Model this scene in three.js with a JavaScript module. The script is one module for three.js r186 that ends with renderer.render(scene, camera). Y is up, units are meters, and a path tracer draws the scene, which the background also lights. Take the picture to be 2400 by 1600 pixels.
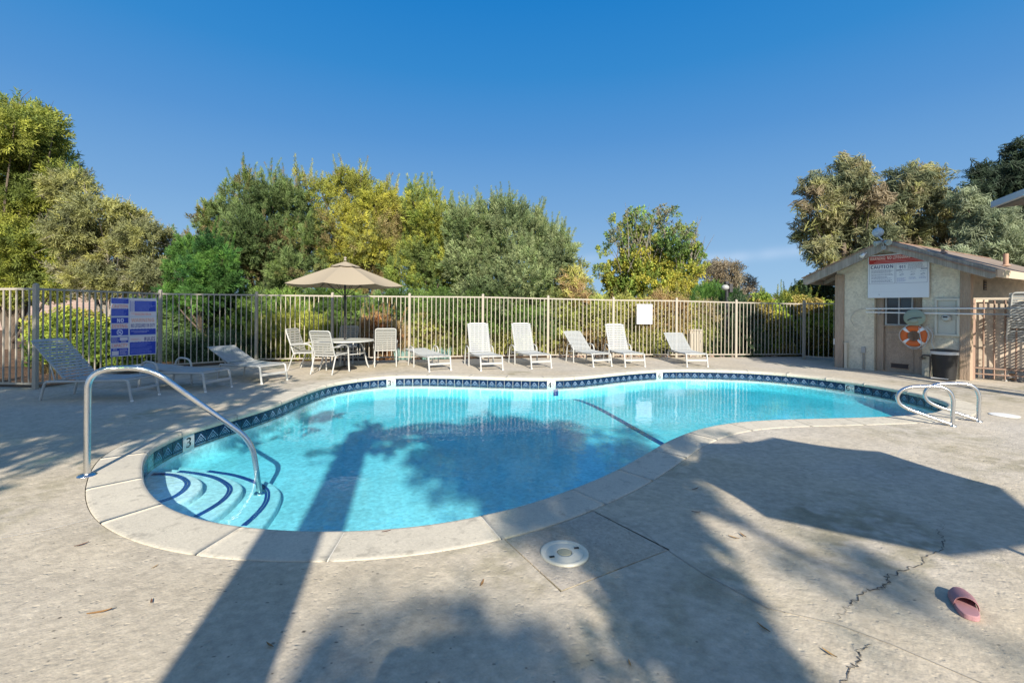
import * as THREE from 'three';
import { mergeGeometries, mergeVertices } from 'three/addons/utils/BufferGeometryUtils.js';
import { RoundedBoxGeometry } from 'three/addons/geometries/RoundedBoxGeometry.js';
import { MarchingCubes } from 'three/addons/objects/MarchingCubes.js';

// ---------------------------------------------------------------- camera, sky, sun, exposure
const scene = new THREE.Scene();
const EYE = 1.4, FOCAL = 1067, ROLL = 0.007;
const camera = new THREE.PerspectiveCamera(2 * Math.atan(800 / FOCAL) * 180 / Math.PI, 1.5, 0.05, 6000);
camera.position.set(0, EYE, 0);
camera.rotation.z = ROLL;
camera.setViewOffset(2400, 1600, 0, 78, 2400, 1600);

const SUN_EL = 30 * Math.PI / 180, SUN_AZ = 12.5 * Math.PI / 180;
const sunDir = new THREE.Vector3(Math.sin(SUN_AZ) * Math.cos(SUN_EL), Math.sin(SUN_EL), Math.cos(SUN_AZ) * Math.cos(SUN_EL));
const renderer = new THREE.WebGLRenderer({ antialias: true });
renderer.toneMapping = THREE.LinearToneMapping;
renderer.toneMappingExposure = 1.8;
renderer.shadowMap.enabled = true;
const SUN_POWER = 4.6;
{
  const W = 1024, H = 512, d = new Float32Array(W * H * 4);
  // clear winter sky: deep blue overhead, paler towards the horizon, a wide glow round the sun
  const stops = [[0, .215, .33, .445], [4, .175, .295, .435], [12, .105, .222, .395], [20, .052, .168, .365], [27, .021, .140, .345], [34, .009, .118, .328], [55, .007, .086, .265], [90, .006, .068, .22]];
  for (let y = 0; y < H; y++) {
    const el = ((y + .5) / H - .5) * 180;
    let i = 0; while (i < stops.length - 2 && el > stops[i + 1][0]) i++;
    const a = stops[i], b = stops[i + 1];
    let t = Math.min(1, Math.max(0, (el - a[0]) / (b[0] - a[0])));
    for (let x = 0; x < W; x++) {
      const az = ((x + .5) / W - .5) * 2 * Math.PI, e = el * Math.PI / 180;
      const cs = Math.cos(az) * Math.cos(e) * sunDir.x + Math.sin(e) * sunDir.y + Math.sin(az) * Math.cos(e) * sunDir.z;
      const glow = .45 * Math.pow(Math.max(0, cs), 5) + .20 * Math.max(0, cs);
      // a thin flat streak of high cloud low over the horizon
      const azd = az * 180 / Math.PI;
      const streak = el > 0 ? .15 * Math.exp(-Math.pow((el - 6.1 - .25 * Math.sin(azd * .31)) / .55, 2)) * Math.max(0, .5 + .5 * Math.sin(azd * .11 + 2.6)) * (.75 + .25 * Math.sin(azd * 1.7) * Math.sin(azd * .53)) : 0;
      for (let c = 0; c < 3; c++) {
        let v = a[c + 1] + (b[c + 1] - a[c + 1]) * t;
        v += (glow * [1, .95, .85][c] + streak * [1.25, 1, .8][c]) * .5;
        d[(y * W + x) * 4 + c] = v;
      }
      d[(y * W + x) * 4 + 3] = 1;
    }
  }
  const sky = new THREE.DataTexture(d, W, H, THREE.RGBAFormat, THREE.FloatType);
  sky.mapping = THREE.EquirectangularReflectionMapping; sky.magFilter = THREE.LinearFilter; sky.minFilter = THREE.LinearFilter; sky.needsUpdate = true;
  scene.background = sky; scene.environment = sky;
}
const sun = new THREE.DirectionalLight(new THREE.Color(1, .92, .79), SUN_POWER);
sun.name = 'sun';
sun.position.copy(sunDir).multiplyScalar(60); sun.castShadow = true;
Object.assign(sun.shadow.camera, { left: -30, right: 30, top: 30, bottom: -30, near: 1, far: 140 });
sun.shadow.mapSize.set(4096, 4096); sun.shadow.radius = 1;
scene.add(sun, sun.target);

// ---------------------------------------------------------------- helpers
const V = (x, y, z) => new THREE.Vector3(x, y, z);
const COT = 1 / Math.tan(SUN_EL);
// a sight line of the photograph, turned into a point at a height or at a distance
function sight(px, py) {
  const dx = px - 1200, dy = py - 722, c = Math.cos(ROLL), s = Math.sin(ROLL);
  return [(dx * c + dy * s) / FOCAL, -(-dx * s + dy * c) / FOCAL];
}
const onLevel = (px, py, h = 0) => { const [x, y] = sight(px, py), d = (h - EYE) / y; return V(x * d, h, -d); };
const atDepth = (px, py, d) => { const [x, y] = sight(px, py); return V(x * d, EYE + y * d, -d); };
// the place that throws its shadow on point p, at height h
const shading = (p, h) => V(p.x + Math.sin(SUN_AZ) * (h - p.y) * COT, h, p.z + Math.cos(SUN_AZ) * (h - p.y) * COT);
function rngOf(seed) { let a = seed >>> 0; return () => { a = (a + 0x6d2b79f5) | 0; let t = Math.imul(a ^ (a >>> 15), 1 | a); t = (t + Math.imul(t ^ (t >>> 7), 61 | t)) ^ t; return ((t ^ (t >>> 14)) >>> 0) / 4294967296; }; }
const hash = (x, y, z) => { let h = Math.imul(x, 374761393) ^ Math.imul(y, 668265263) ^ Math.imul(z, 2147483647 ^ 0x5bd1e995); h = Math.imul(h ^ (h >>> 13), 1274126177); return ((h ^ (h >>> 16)) >>> 0) / 4294967296; };
const sm = (t) => t * t * (3 - 2 * t), mix = (a, b, t) => a + (b - a) * t, clamp = (v, a, b) => Math.min(b, Math.max(a, v));
function noise3(x, y, z) {
  const X = Math.floor(x), Y = Math.floor(y), Z = Math.floor(z), u = sm(x - X), v = sm(y - Y), w = sm(z - Z);
  const g = (i, j, k) => hash(X + i, Y + j, Z + k);
  return mix(mix(mix(g(0, 0, 0), g(1, 0, 0), u), mix(g(0, 1, 0), g(1, 1, 0), u), v), mix(mix(g(0, 0, 1), g(1, 0, 1), u), mix(g(0, 1, 1), g(1, 1, 1), u), v), w);
}
// 2-d noise that repeats after p cells
function noiseP(x, y, p, s = 0) {
  const X = Math.floor(x), Y = Math.floor(y), u = sm(x - X), v = sm(y - Y), g = (i, j) => hash((((X + i) % p) + p) % p, (((Y + j) % p) + p) % p, s);
  return mix(mix(g(0, 0), g(1, 0), u), mix(g(0, 1), g(1, 1), u), v);
}
function fbmP(u, v, cells, oct, s = 0) { let a = .5, r = 0, n = 0; for (let i = 0; i < oct; i++) { r += a * noiseP(u * cells, v * cells, cells, s + i); n += a; a *= .55; cells *= 2; } return r / n; }

const used = new Map();
function numbered(name) { const n = used.get(name) ?? 0; used.set(name, n + 1); return n ? name + '_' + String(n).padStart(3, '0') : name; }
function tag(o, label, category, group, kind) { if (label) o.userData.label = label; if (category) o.userData.category = category; if (group) o.userData.group = group; if (kind) o.userData.kind = kind; return o; }
function thing(name, label, category, pos = V(0, 0, 0), turn = 0, group) {
  const o = new THREE.Group(); o.name = numbered(name); o.position.copy(pos); o.rotation.y = turn; scene.add(o);
  return tag(o, label, category, group);
}
function part(name, geo, mat, parent = scene, kind) {
  const g = Array.isArray(geo) ? (geo.length > 1 ? merge(geo) : geo[0]) : geo;
  const m = new THREE.Mesh(g, mat); m.name = parent === scene ? numbered(name) : name; m.castShadow = m.receiveShadow = true; parent.add(m);
  if (kind) m.userData.kind = kind;
  return m;
}
function merge(list) {
  const l = list.map((g) => { g = g.index ? g.toNonIndexed() : g; for (const k of Object.keys(g.attributes)) if (!['position', 'normal', 'uv'].includes(k)) g.deleteAttribute(k); if (!g.attributes.uv) g.setAttribute('uv', new THREE.BufferAttribute(new Float32Array(g.attributes.position.count * 2), 2)); if (!g.attributes.normal) g.computeVertexNormals(); return g; });
  return mergeGeometries(l);
}
const box = (w, h, d, x = 0, y = 0, z = 0, r = 0) => (r ? new RoundedBoxGeometry(w, h, d, 2, r) : new THREE.BoxGeometry(w, h, d)).translate(x, y, z);
const cyl = (r0, r1, h, x = 0, y = 0, z = 0, n = 20) => new THREE.CylinderGeometry(r1, r0, h, n).translate(x, y + h / 2, z);
const tube = (pts, r, seg = 40, rad = 10, smooth = true) => new THREE.TubeGeometry(smooth ? new THREE.CatmullRomCurve3(pts, false, 'centripetal') : pts, seg, r, rad, false);
// polyline with rounded corners as one curve path
function bent(pts, rad) {
  const path = new THREE.CurvePath(); let last = pts[0];
  for (let i = 1; i < pts.length - 1; i++) {
    const a = pts[i - 1], b = pts[i], c = pts[i + 1], r = Math.min(rad, b.distanceTo(a) * .48, b.distanceTo(c) * .48);
    const p = b.clone().add(a.clone().sub(b).setLength(r)), q = b.clone().add(c.clone().sub(b).setLength(r));
    path.add(new THREE.LineCurve3(last, p)); path.add(new THREE.QuadraticBezierCurve3(p, b, q)); last = q;
  }
  path.add(new THREE.LineCurve3(last, pts[pts.length - 1]));
  return path;
}
const pipe = (pts, r, rad = .08, seg = 60, n = 10) => tube(bent(pts, rad), r, seg, n, false);
function caps(geo, pts, r) { return merge([geo, new THREE.SphereGeometry(r, 10, 8).translate(...pts[0].toArray()), new THREE.SphereGeometry(r, 10, 8).translate(...pts[pts.length - 1].toArray())]); }
function bar(a, b, w, h) { // a rectangular bar from a to b
  const d = b.clone().sub(a), L = d.length(), g = new THREE.BoxGeometry(w, h, L);
  const m = new THREE.Matrix4().lookAt(V(0, 0, 0), d.clone().negate(), Math.abs(d.y) > .99 * L ? V(1, 0, 0) : V(0, 1, 0)).setPosition(a.clone().add(b).multiplyScalar(.5));
  return g.applyMatrix4(m);
}
function rod(a, b, r0, r1 = r0, n = 10) {
  const d = b.clone().sub(a), L = d.length(), g = new THREE.CylinderGeometry(r1, r0, L, n).translate(0, L / 2, 0);
  return g.applyMatrix4(new THREE.Matrix4().makeRotationFromQuaternion(new THREE.Quaternion().setFromUnitVectors(V(0, 1, 0), d.normalize()))).translate(a.x, a.y, a.z);
}
function taper(pts, r0, r1, n = 7, seg = 0) { // a tapered limb along a smooth line
  const c = new THREE.CatmullRomCurve3(pts, false, 'centripetal'), S = seg || pts.length * 3, g = new THREE.TubeGeometry(c, S, 1, n, false), p = g.attributes.position;
  for (let i = 0; i <= S; i++) {
    const o = c.getPointAt(i / S), r = mix(r0, r1, i / S);
    for (let j = 0; j <= n; j++) { const k = i * (n + 1) + j; p.setXYZ(k, o.x + (p.getX(k) - o.x) * r, o.y + (p.getY(k) - o.y) * r, o.z + (p.getZ(k) - o.z) * r); }
  }
  g.computeVertexNormals(); return g;
}
// triangles from a polygon in the ground plane (x, z), at height y, with uv in metres
function sheet(poly, y, holes = []) {
  const s = new THREE.Shape(poly.map((p) => new THREE.Vector2(p.x, -p.z)));
  for (const h of holes) s.holes.push(new THREE.Path(h.map((p) => new THREE.Vector2(p.x, -p.z))));
  return new THREE.ShapeGeometry(s).rotateX(-Math.PI / 2).translate(0, y, 0);
}
const slab = (poly, top, h, bevel = .004) => new THREE.ExtrudeGeometry(new THREE.Shape(poly.map((p) => new THREE.Vector2(p.x, -p.z))), { depth: h - 2 * bevel, bevelEnabled: bevel > 0, bevelSize: bevel, bevelOffset: -bevel, bevelThickness: bevel, bevelSegments: 2, steps: 1 }).rotateX(-Math.PI / 2).translate(0, top - h + bevel, 0);

// ---------------------------------------------------------------- textures and materials
function dataTex(N, f, srgb, M = N) {
  const d = new Uint8Array(N * M * 4), o = [0, 0, 0, 255];
  for (let y = 0; y < M; y++) for (let x = 0; x < N; x++) { f(x / N, y / M, o, x, y); const k = (y * N + x) * 4; d[k] = clamp(o[0], 0, 255); d[k + 1] = clamp(o[1], 0, 255); d[k + 2] = clamp(o[2], 0, 255); d[k + 3] = 255; }
  const t = new THREE.DataTexture(d, N, M); t.wrapS = t.wrapT = THREE.RepeatWrapping; t.magFilter = THREE.LinearFilter; t.minFilter = THREE.LinearFilter; if (srgb) t.colorSpace = THREE.SRGBColorSpace; t.needsUpdate = true; return t;
}
function canvasTex(w, h, draw) { const c = document.createElement('canvas'); c.width = w; c.height = h; draw(c.getContext('2d'), w, h); const t = new THREE.CanvasTexture(c); t.colorSpace = THREE.SRGBColorSpace; return t; }
const rgb = (r, g, b) => new THREE.Color().setRGB(r, g, b);
const std = (c, rough = .8, more = {}) => new THREE.MeshStandardMaterial({ color: Array.isArray(c) ? rgb(...c) : c, roughness: rough, ...more });
const phys = (c, rough = .8, more = {}) => new THREE.MeshPhysicalMaterial({ color: Array.isArray(c) ? rgb(...c) : c, roughness: rough, ...more });
const at = (t, su, sv, ou = 0, ov = 0) => { const k = t.clone(); k.repeat.set(su, sv); k.offset.set(ou, ov); k.needsUpdate = true; return k; };

// cast concrete: broad stains, mottling, dark pits (14 x 12 m of deck before the pattern mirrors)
const speckR = rngOf(5);
const pits = new Uint8Array(2048 * 2048);
for (let i = 0; i < 10000; i++) {
  const x = Math.floor(speckR() * 2048), y = Math.floor(speckR() * 2048), big = speckR();
  if (fbmP(x / 2048, y / 2048, 10, 2, 71) < .38 + .25 * speckR()) continue;
  const n = big > .75 ? 2 : 1, v = 80 + 130 * speckR();
  for (let a = 0; a < n; a++) for (let b = 0; b < (big > .93 ? 2 : 1); b++) { const k = ((y + b) % 2048) * 2048 + (x + a) % 2048; pits[k] = Math.max(pits[k], v); }
}
const concreteMap = dataTex(2048, (u, v, o, x, y) => {
  const big = fbmP(u, v, 7, 4, 1), mid = fbmP(u, v, 42, 4, 11), fine = fbmP(u, v, 380, 2, 21), grit = hash(x, y, 3);
  const stain = clamp((fbmP(u, v, 12, 5, 31) - .55) * 5, 0, 1) * clamp((fbmP(u, v, 110, 3, 41) - .36) * 3.4, 0, 1);
  let k = .93 + .06 * (big - .5) + .10 * (mid - .5) + .17 * (fine - .5) + .07 * (grit - .5);
  k *= 1 - .17 * stain; k *= 1 - pits[y * 2048 + x] / 255 * .8;
  const warm = fbmP(u, v, 9, 3, 51) - .5;
  o[0] = 194 * k * (1 + .04 * warm); o[1] = 183 * k * (1 + .0 * warm); o[2] = 164 * k * (1 - .10 * warm) - 8 * stain;
}, true);
concreteMap.wrapS = concreteMap.wrapT = THREE.MirroredRepeatWrapping;
const concreteBump = dataTex(1024, (u, v, o, x, y) => { const f = fbmP(u, v, 160, 3, 61), g = fbmP(u, v, 24, 3, 65), pit = clamp((fbmP(u, v, 70, 2, 68) - .72) * 7, 0, 1); o[0] = o[1] = o[2] = 255 * (.25 + .35 * f + .3 * g - .35 * pit); });
const deckMat = std('#ffffff', .88, { map: at(concreteMap, 1 / 14, 1 / 12, .5, 0), bumpMap: at(concreteBump, .5, .5), bumpScale: .006 });
const padMat = std([.92, .9, .88], .9, { map: at(concreteMap, 1 / 6, 1 / 6, .3, .1), bumpMap: at(concreteBump, .9, .9), bumpScale: .006 });
const copingTex = dataTex(1024, (u, v, o, x, y) => { const m = fbmP(u, v, 9, 4, 2), f = fbmP(u, v, 170, 2, 4), s = clamp((fbmP(u, v, 30, 4, 8) - .62) * 5, 0, 1), g = hash(x, y, 9), sp = hash(x >> 1, y >> 1, 19) > .9985 ? .6 : 1; const k = (.97 + .07 * (m - .5) + .10 * (f - .5) + .04 * (g - .5)) * (1 - .13 * s) * sp; o[0] = 205 * k; o[1] = 197 * k; o[2] = 180 * k; }, true);
const copingMats = [.95, .925, .90].map((k, i) => std([k, k * .99, k * .965], .85, { map: at(copingTex, .55, .55, i * .31, i * .17), bumpMap: at(concreteBump, 1, 1), bumpScale: .0022 }));
const plasterTex = dataTex(1024, (u, v, o, x, y) => { const m = fbmP(u, v, 6, 4, 3), f = fbmP(u, v, 90, 3, 6), g = hash(x, y, 11); const k = .95 + .12 * (m - .5) + .24 * (f - .5) + .08 * (g - .5); o[0] = 238 * k; o[1] = 243 * k; o[2] = 242 * k; }, true);
const plasterMat = std([.95, .97, .97], .8, { map: at(plasterTex, .35, .35), bumpMap: at(concreteBump, .6, .6), bumpScale: .004 });
const stuccoBump = dataTex(512, (u, v, o) => { const a = fbmP(u, v, 14, 4, 5), b = Math.abs(fbmP(u, v, 7, 4, 15) - .5) * 2; o[0] = o[1] = o[2] = 255 * clamp(.2 + .5 * a + .4 * (b < .16 ? b / .16 : 1) * .6, 0, 1); });
const stuccoTex = dataTex(512, (u, v, o, x, y) => { const a = fbmP(u, v, 6, 4, 25), b = fbmP(u, v, 60, 3, 26), k = .93 + .16 * (a - .5) + .2 * (b - .5) + .05 * (hash(x, y, 4) - .5); o[0] = o[1] = o[2] = 255 * k; }, true);
const stucco = (c) => std(c, .92, { map: at(stuccoTex, .6, .6), bumpMap: at(stuccoBump, .9, .9), bumpScale: .009 });
const creamMat = stucco([.72, .655, .51]), brownMat = stucco([.45, .34, .25]);
const woodTex = dataTex(256, (u, v, o, x, y) => { const g = fbmP(u * 1, v, 8, 2, 7), l = noiseP(u * 90, v * 3, 90, 12), k = .86 + .16 * (g - .5) + .2 * (l - .5); o[0] = o[1] = o[2] = 255 * k; }, true);
const barkBump = dataTex(256, (u, v, o) => { o[0] = o[1] = o[2] = 255 * fbmP(u, v, 14, 4, 77); });
const fasciaMat = std([.42, .365, .30], .75, { map: at(woodTex, 1, 1) });
const barkMat = std([.16, .125, .095], .95, { bumpMap: at(barkBump, 3, 3), bumpScale: .02 });
const paleBarkMat = std([.34, .30, .25], .95, { bumpMap: at(barkBump, 3, 3), bumpScale: .015 });
const fenceMat = std([.37, .33, .27], .5), steelMat = std([.66, .66, .655], .2, { metalness: 1, bumpMap: at(barkBump, 14, 14), bumpScale: .0006 });
const whiteMetal = std([.42, .42, .40], .45), strapMat = phys([.355, .37, .365], .6), greyStrap = std([.33, .33, .305], .6);
const blackMat = std([.018, .018, .02], .5), darkMat = std([.03, .03, .035], .6), whitePlastic = std([.78, .78, .76], .4), greyMat = std([.30, .31, .31], .55);
const glassMat = phys([.05, .055, .06], .06, { metalness: 0, ior: 1.5 });
const soilTex = dataTex(512, (u, v, o, x, y) => { const a = fbmP(u, v, 10, 5, 81), b = fbmP(u, v, 90, 2, 83), k = .5 + .7 * a * b + .25 * (hash(x, y, 8) - .5); o[0] = 150 * k; o[1] = 112 * k; o[2] = 78 * k; }, true);
const soilMat = std('#ffffff', 1, { map: at(soilTex, .5, .5), bumpMap: at(concreteBump, .8, .8), bumpScale: .05 });

// ---------------------------------------------------------------- the pool
const WATER = -.126, FLOOR = -.42, k24 = 2400 / 2352;
const near = [[325, 1100], [345, 1138], [375, 1162], [425, 1184], [500, 1203], [600, 1216], [700, 1221.5], [800, 1221.5], [900, 1216], [1000, 1205], [1100, 1187], [1200, 1163], [1300, 1130], [1400, 1089], [1450, 1063], [1500, 1034], [1535, 1014], [1570, 999], [1610, 985.5], [1680, 972.5], [1760, 966], [1850, 963], [1950, 960.5], [2050, 957], [2110, 953], [2150, 947]].map(([x, y]) => onLevel(x * k24, y * k24, 0));
const far_ = [[2181, 938], [2172, 930.5], [2150, 922.5], [2100, 909], [2040, 896.5], [1960, 883], [1880, 872], [1800, 863.5], [1720, 858], [1640, 855.2], [1560, 854.2], [1500, 856], [1450, 859.5], [1400, 864.5], [1350, 870], [1300, 873.5], [1250, 874.7], [1150, 873], [1050, 870], [950, 868.5], [890, 870.5], [820, 877.5], [760, 888], [720, 900], [680, 916], [620, 940], [540, 965], [470, 986], [425, 1001], [375, 1024], [345, 1042], [329, 1062]].map(([x, y]) => onLevel(x * k24, y * k24, -.05).setY(0));
const outline = new THREE.CatmullRomCurve3([...near, ...far_], true, 'centripetal');
const RIM = (() => { // evenly spaced and a little smoothed
  let p = outline.getSpacedPoints(720).slice(0, 720);
  for (let k = 0; k < 14; k++) p = p.map((q, i) => q.clone().multiplyScalar(.5).addScaledVector(p[(i + 719) % 720], .25).addScaledVector(p[(i + 1) % 720], .25));
  return p;
})();
const NR = RIM.length, IN = RIM.map((p, i) => { const t = RIM[(i + 1) % NR].clone().sub(RIM[(i + NR - 1) % NR]).normalize(); return V(t.z, 0, -t.x); }); // outwards or inwards, settled below
{ let area = 0; RIM.forEach((p, i) => { const q = RIM[(i + 1) % NR]; area += p.x * q.z - q.x * p.z; }); if (area > 0) IN.forEach((n) => n.negate()); } // IN points out of the pool? checked next
{ const c = RIM.reduce((a, p) => a.add(p), V(0, 0, 0)).multiplyScalar(1 / NR); let s = 0; RIM.forEach((p, i) => { s += IN[i].dot(c.clone().sub(p)); }); if (s < 0) IN.forEach((n) => n.negate()); }
const inset = (d) => RIM.map((p, i) => p.clone().addScaledVector(IN[i], d)); // d > 0 towards the water
const ARC = [0]; for (let i = 1; i <= NR; i++) ARC.push(ARC[i - 1] + RIM[i % NR].distanceTo(RIM[i - 1]));
const LEN = ARC[NR];
function rimAt(s) { s = ((s % LEN) + LEN) % LEN; let i = Math.min(NR - 1, Math.floor(s / LEN * NR)); while (i > 0 && ARC[i] > s) i--; while (i < NR - 1 && ARC[i + 1] < s) i++; const t = (s - ARC[i]) / (ARC[i + 1] - ARC[i]), j = (i + 1) % NR; return [RIM[i].clone().lerp(RIM[j], t), IN[i].clone().lerp(IN[j], t).normalize()]; }
// a profile of [offset towards the water, height] swept along the rim between two arc lengths
function sweep(s0, s1, prof, step = .06, ends = true) {
  const n = Math.max(2, Math.ceil((s1 - s0) / step)), pos = [], uv = [], idx = [], m = prof.length; let run = 0;
  const d = prof.map((q, j) => (j ? (run += Math.hypot(q[0] - prof[j - 1][0], q[1] - prof[j - 1][1])) : 0));
  for (let i = 0; i <= n; i++) { const s = mix(s0, s1, i / n), [p, w] = rimAt(s); prof.forEach(([o, y], j) => { pos.push(p.x + w.x * o, y, p.z + w.z * o); uv.push(s, d[j]); }); }
  for (let i = 0; i < n; i++) for (let j = 0; j < m - 1; j++) { const a = i * m + j, b = a + m; idx.push(a, b, a + 1, b, b + 1, a + 1); }
  if (ends) for (const e of [0, n]) { const b = e * m; for (let j = 1; j < m - 1; j++) e ? idx.push(b, b + j, b + j + 1) : idx.push(b, b + j + 1, b + j); }
  const g = new THREE.BufferGeometry(); g.setAttribute('position', new THREE.Float32BufferAttribute(pos, 3)); g.setAttribute('uv', new THREE.Float32BufferAttribute(uv, 2)); g.setIndex(idx);
  g.computeVertexNormals(); return g;
}
const pool = tag(new THREE.Group(), 'curved swimming pool with blue water, chevron tile band and pale concrete coping', 'pool'); pool.name = 'swimming_pool'; pool.userData.kind = 'structure'; scene.add(pool);
const shell = part('pool_shell', merge([
  sweep(0, LEN, [[-.012, -.04], [-.012, FLOOR + .10], [.01, FLOOR + .05], [.05, FLOOR + .02], [.11, FLOOR + .006], [.2, FLOOR]], .05, false),
  sheet(inset(.2), FLOOR)]), plasterMat, pool);
// coping stones with narrow joints
{
  const prof = [[.004, -.052], [.012, -.044], [.014, -.02], [.008, -.002], [-.01, .009], [-.03, .010], [-.30, .005], [-.327, .003], [-.332, -.003], [-.332, -.06]];
  const R = rngOf(12); let s = 0;
  while (s < LEN - .05) {
    let w = .62 + R() * .34; if (LEN - s - w < .35) w = LEN - s;
    part('coping_stone', sweep(s + .0028, s + w - .0028, prof, .04), copingMats[Math.floor(R() * 3)], pool);
    s += w;
  }
  part('coping_joint', sweep(0, LEN, [[.002, -.05], [.007, -.01], [.002, .003], [-.03, .009], [-.30, .004], [-.329, -.001], [-.33, -.05]], .06, false), std([.60, .57, .50], .95), pool);
}
// tile band: one small box per tile, chevrons printed on the glaze, white tiles carry the depth
const chevron = canvasTex(128, 128, (c) => {
  c.fillStyle = '#091833'; c.fillRect(0, 0, 128, 128);
  for (let i = 0; i < 900; i++) { c.fillStyle = `rgba(${10 + 30 * hash(i, 1, 1)},${40 + 50 * hash(i, 2, 1)},${80 + 50 * hash(i, 3, 1)},.16)`; c.fillRect(hash(i, 4, 1) * 128, hash(i, 5, 1) * 128, 5, 5); }
  c.strokeStyle = '#93a7c0'; c.lineCap = 'butt'; c.lineWidth = 6;
  c.beginPath(); c.moveTo(6, 92); c.lineTo(64, 26); c.lineTo(122, 92); c.stroke();
  c.lineWidth = 5; c.beginPath(); c.moveTo(30, 92); c.lineTo(64, 54); c.lineTo(98, 92); c.stroke();
  c.beginPath(); c.moveTo(48, 92); c.lineTo(64, 74); c.lineTo(80, 92); c.stroke();
  c.strokeStyle = '#6f8aa8'; c.lineWidth = 4; c.beginPath(); c.moveTo(10, 108); c.lineTo(118, 108); c.stroke();
});
const digit = (t) => canvasTex(128, 128, (c) => { c.fillStyle = '#b9bbb8'; c.fillRect(0, 0, 128, 128); c.fillStyle = '#16181c'; c.textAlign = 'center'; c.textBaseline = 'middle'; const [a, b] = t; c.font = 'bold 118px sans-serif'; c.fillText(a, b ? 38 : 64, 62); if (b) { c.font = 'bold 40px sans-serif'; c.fillText('1', 82, 44); c.fillText('2', 108, 88); c.lineWidth = 5; c.strokeStyle = '#16181c'; c.beginPath(); c.moveTo(82, 96); c.lineTo(106, 32); c.stroke(); } });
{
  const pitch = LEN / Math.round(LEN / .172), n = Math.round(LEN / pitch), g = box(pitch - .007, .165, .012, 0, 0, 0), tm = std('#ffffff', .16, { map: chevron });
  const spots = [[445, 1030, '3', ''], [908, 892, '3', 'h'], [1297, 894, '4', 'h'], [1546, 874, '6', ''], [1969, 905, '6', 'h']].map(([x, y, a, b]) => [onLevel(x, y, -.08), a, b]);
  const near_ = spots.map(([p]) => { let bi = 0, bd = 9; for (let i = 0; i < n; i++) { const d = rimAt((i + .5) * pitch)[0].setY(-.08).distanceTo(p); if (d < bd) { bd = d; bi = i; } } return bi; });
  for (let i = 0; i < n; i++) {
    const [p, w] = rimAt((i + .5) * pitch); if (w.dot(V(-p.x, 0, -p.z).normalize()) < -.25) continue;
    const k = near_.indexOf(i);
    const m = part(k < 0 ? 'waterline_tile' : 'depth_tile', g, k < 0 ? tm : std('#ffffff', .25, { map: digit([spots[k][1], spots[k][2]]) }), pool);
    m.position.set(p.x - w.x * .006, -.138, p.z - w.z * .006); m.rotation.y = Math.atan2(w.x, w.z);
  }
}
// entry steps with mosaic trim
const crop2 = (l) => l.map(([x, y]) => [300 + x * .17007, 1060 + y * .17007]);
const mosaicMat = std([.012, .05, .24], .25), groutMat = std([.55, .66, .72], .7);
function mosaic(line, y, wide, cell) { // a double row of small glazed squares along a line
  const c = new THREE.CatmullRomCurve3(line, false, 'centripetal'), n = Math.max(4, Math.round(c.getLength() / cell)), out = [];
  for (let i = 0; i < n; i++) { const u = (i + .5) / n, p = c.getPointAt(u), t = c.getTangentAt(u), q = V(-t.z, 0, t.x); for (const s of [-1, 1]) out.push(new THREE.BoxGeometry(cell * .84, .006, wide / 2 - .006).rotateY(Math.atan2(-t.z, t.x)).translate(p.x + q.x * s * wide / 4, y + .003, p.z + q.z * s * wide / 4)); }
  return out;
}
{
  const noses = [
    [-.222, [[330, 262], [440, 258], [700, 270], [900, 320], [1015, 398], [1028, 440], [1010, 500], [940, 560], [800, 640], [600, 715], [520, 742]], [[330, 304], [480, 302], [640, 322], [760, 367], [812, 425], [792, 490], [720, 560], [600, 630], [420, 690]]],
    [-.285, [[500, 224], [610, 228], [1000, 262], [1250, 302], [1450, 372], [1555, 440], [1580, 490], [1555, 560], [1450, 680], [1300, 810], [1130, 930], [1060, 975]], [[690, 266], [800, 275], [1000, 305], [1200, 355], [1340, 430], [1398, 500], [1370, 590], [1280, 680], [1130, 780], [930, 890]]],
    [-.352, [[660, 190], [760, 195], [1000, 222], [1300, 265], [1700, 340], [1950, 410], [2075, 500], [2108, 580], [2080, 680], [2000, 830], [1840, 1040], [1790, 1100]], [[1100, 262], [1270, 287], [1450, 317], [1650, 378], [1800, 440], [1900, 520], [1917, 600], [1890, 700], [1810, 810], [1700, 920], [1590, 1015]]]];
  const back = [onLevel(400, 1215), onLevel(330, 1180), onLevel(280, 1120), onLevel(310, 1050), onLevel(360, 1030)];
  noses.forEach(([y, nose, trim], k) => {
    const edge = new THREE.CatmullRomCurve3(crop2(nose).map(([x, z]) => onLevel(x, z, y)), false, 'centripetal').getPoints(60);
    const poly = [...edge, ...(k ? [onLevel(520, 1250 - k * 0)] : []), ...back];
    part('entry_step', slab(poly, y, y - FLOOR + .04 - .003 * k, .018), plasterMat, pool);
    part('mosaic_trim', mosaic(crop2(trim).map(([x, z]) => onLevel(x, z, y)), y + .001, .05, .028), mosaicMat, pool, 'stuff');
  });
  // the dark tile line where the deep end begins: down the wall and across the floor
  const a = onLevel(1345, 936, FLOOR), b = onLevel(1592, 1062, FLOOR), c = onLevel(1301, 896, -.08), [w0, wn] = (() => { let best = 9, r; for (let i = 0; i < 400; i++) { const q = rimAt(i / 400 * LEN), d = q[0].clone().setY(-.08).distanceTo(c); if (d < best) { best = d; r = q; } } return r; })();
  part('deep_end_line', [...mosaic([w0.clone().addScaledVector(wn, .1).setY(0), a.clone().setY(0), b.clone().setY(0)], FLOOR + .001, .105, .05), ...[0, 1, 2].map((i) => new THREE.BoxGeometry(.1, .045, .01).rotateY(Math.atan2(wn.x, wn.z)).translate(w0.x - wn.x * .002, -.245 - i * .05, w0.z - wn.z * .002))], mosaicMat, pool, 'stuff');
}
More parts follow.
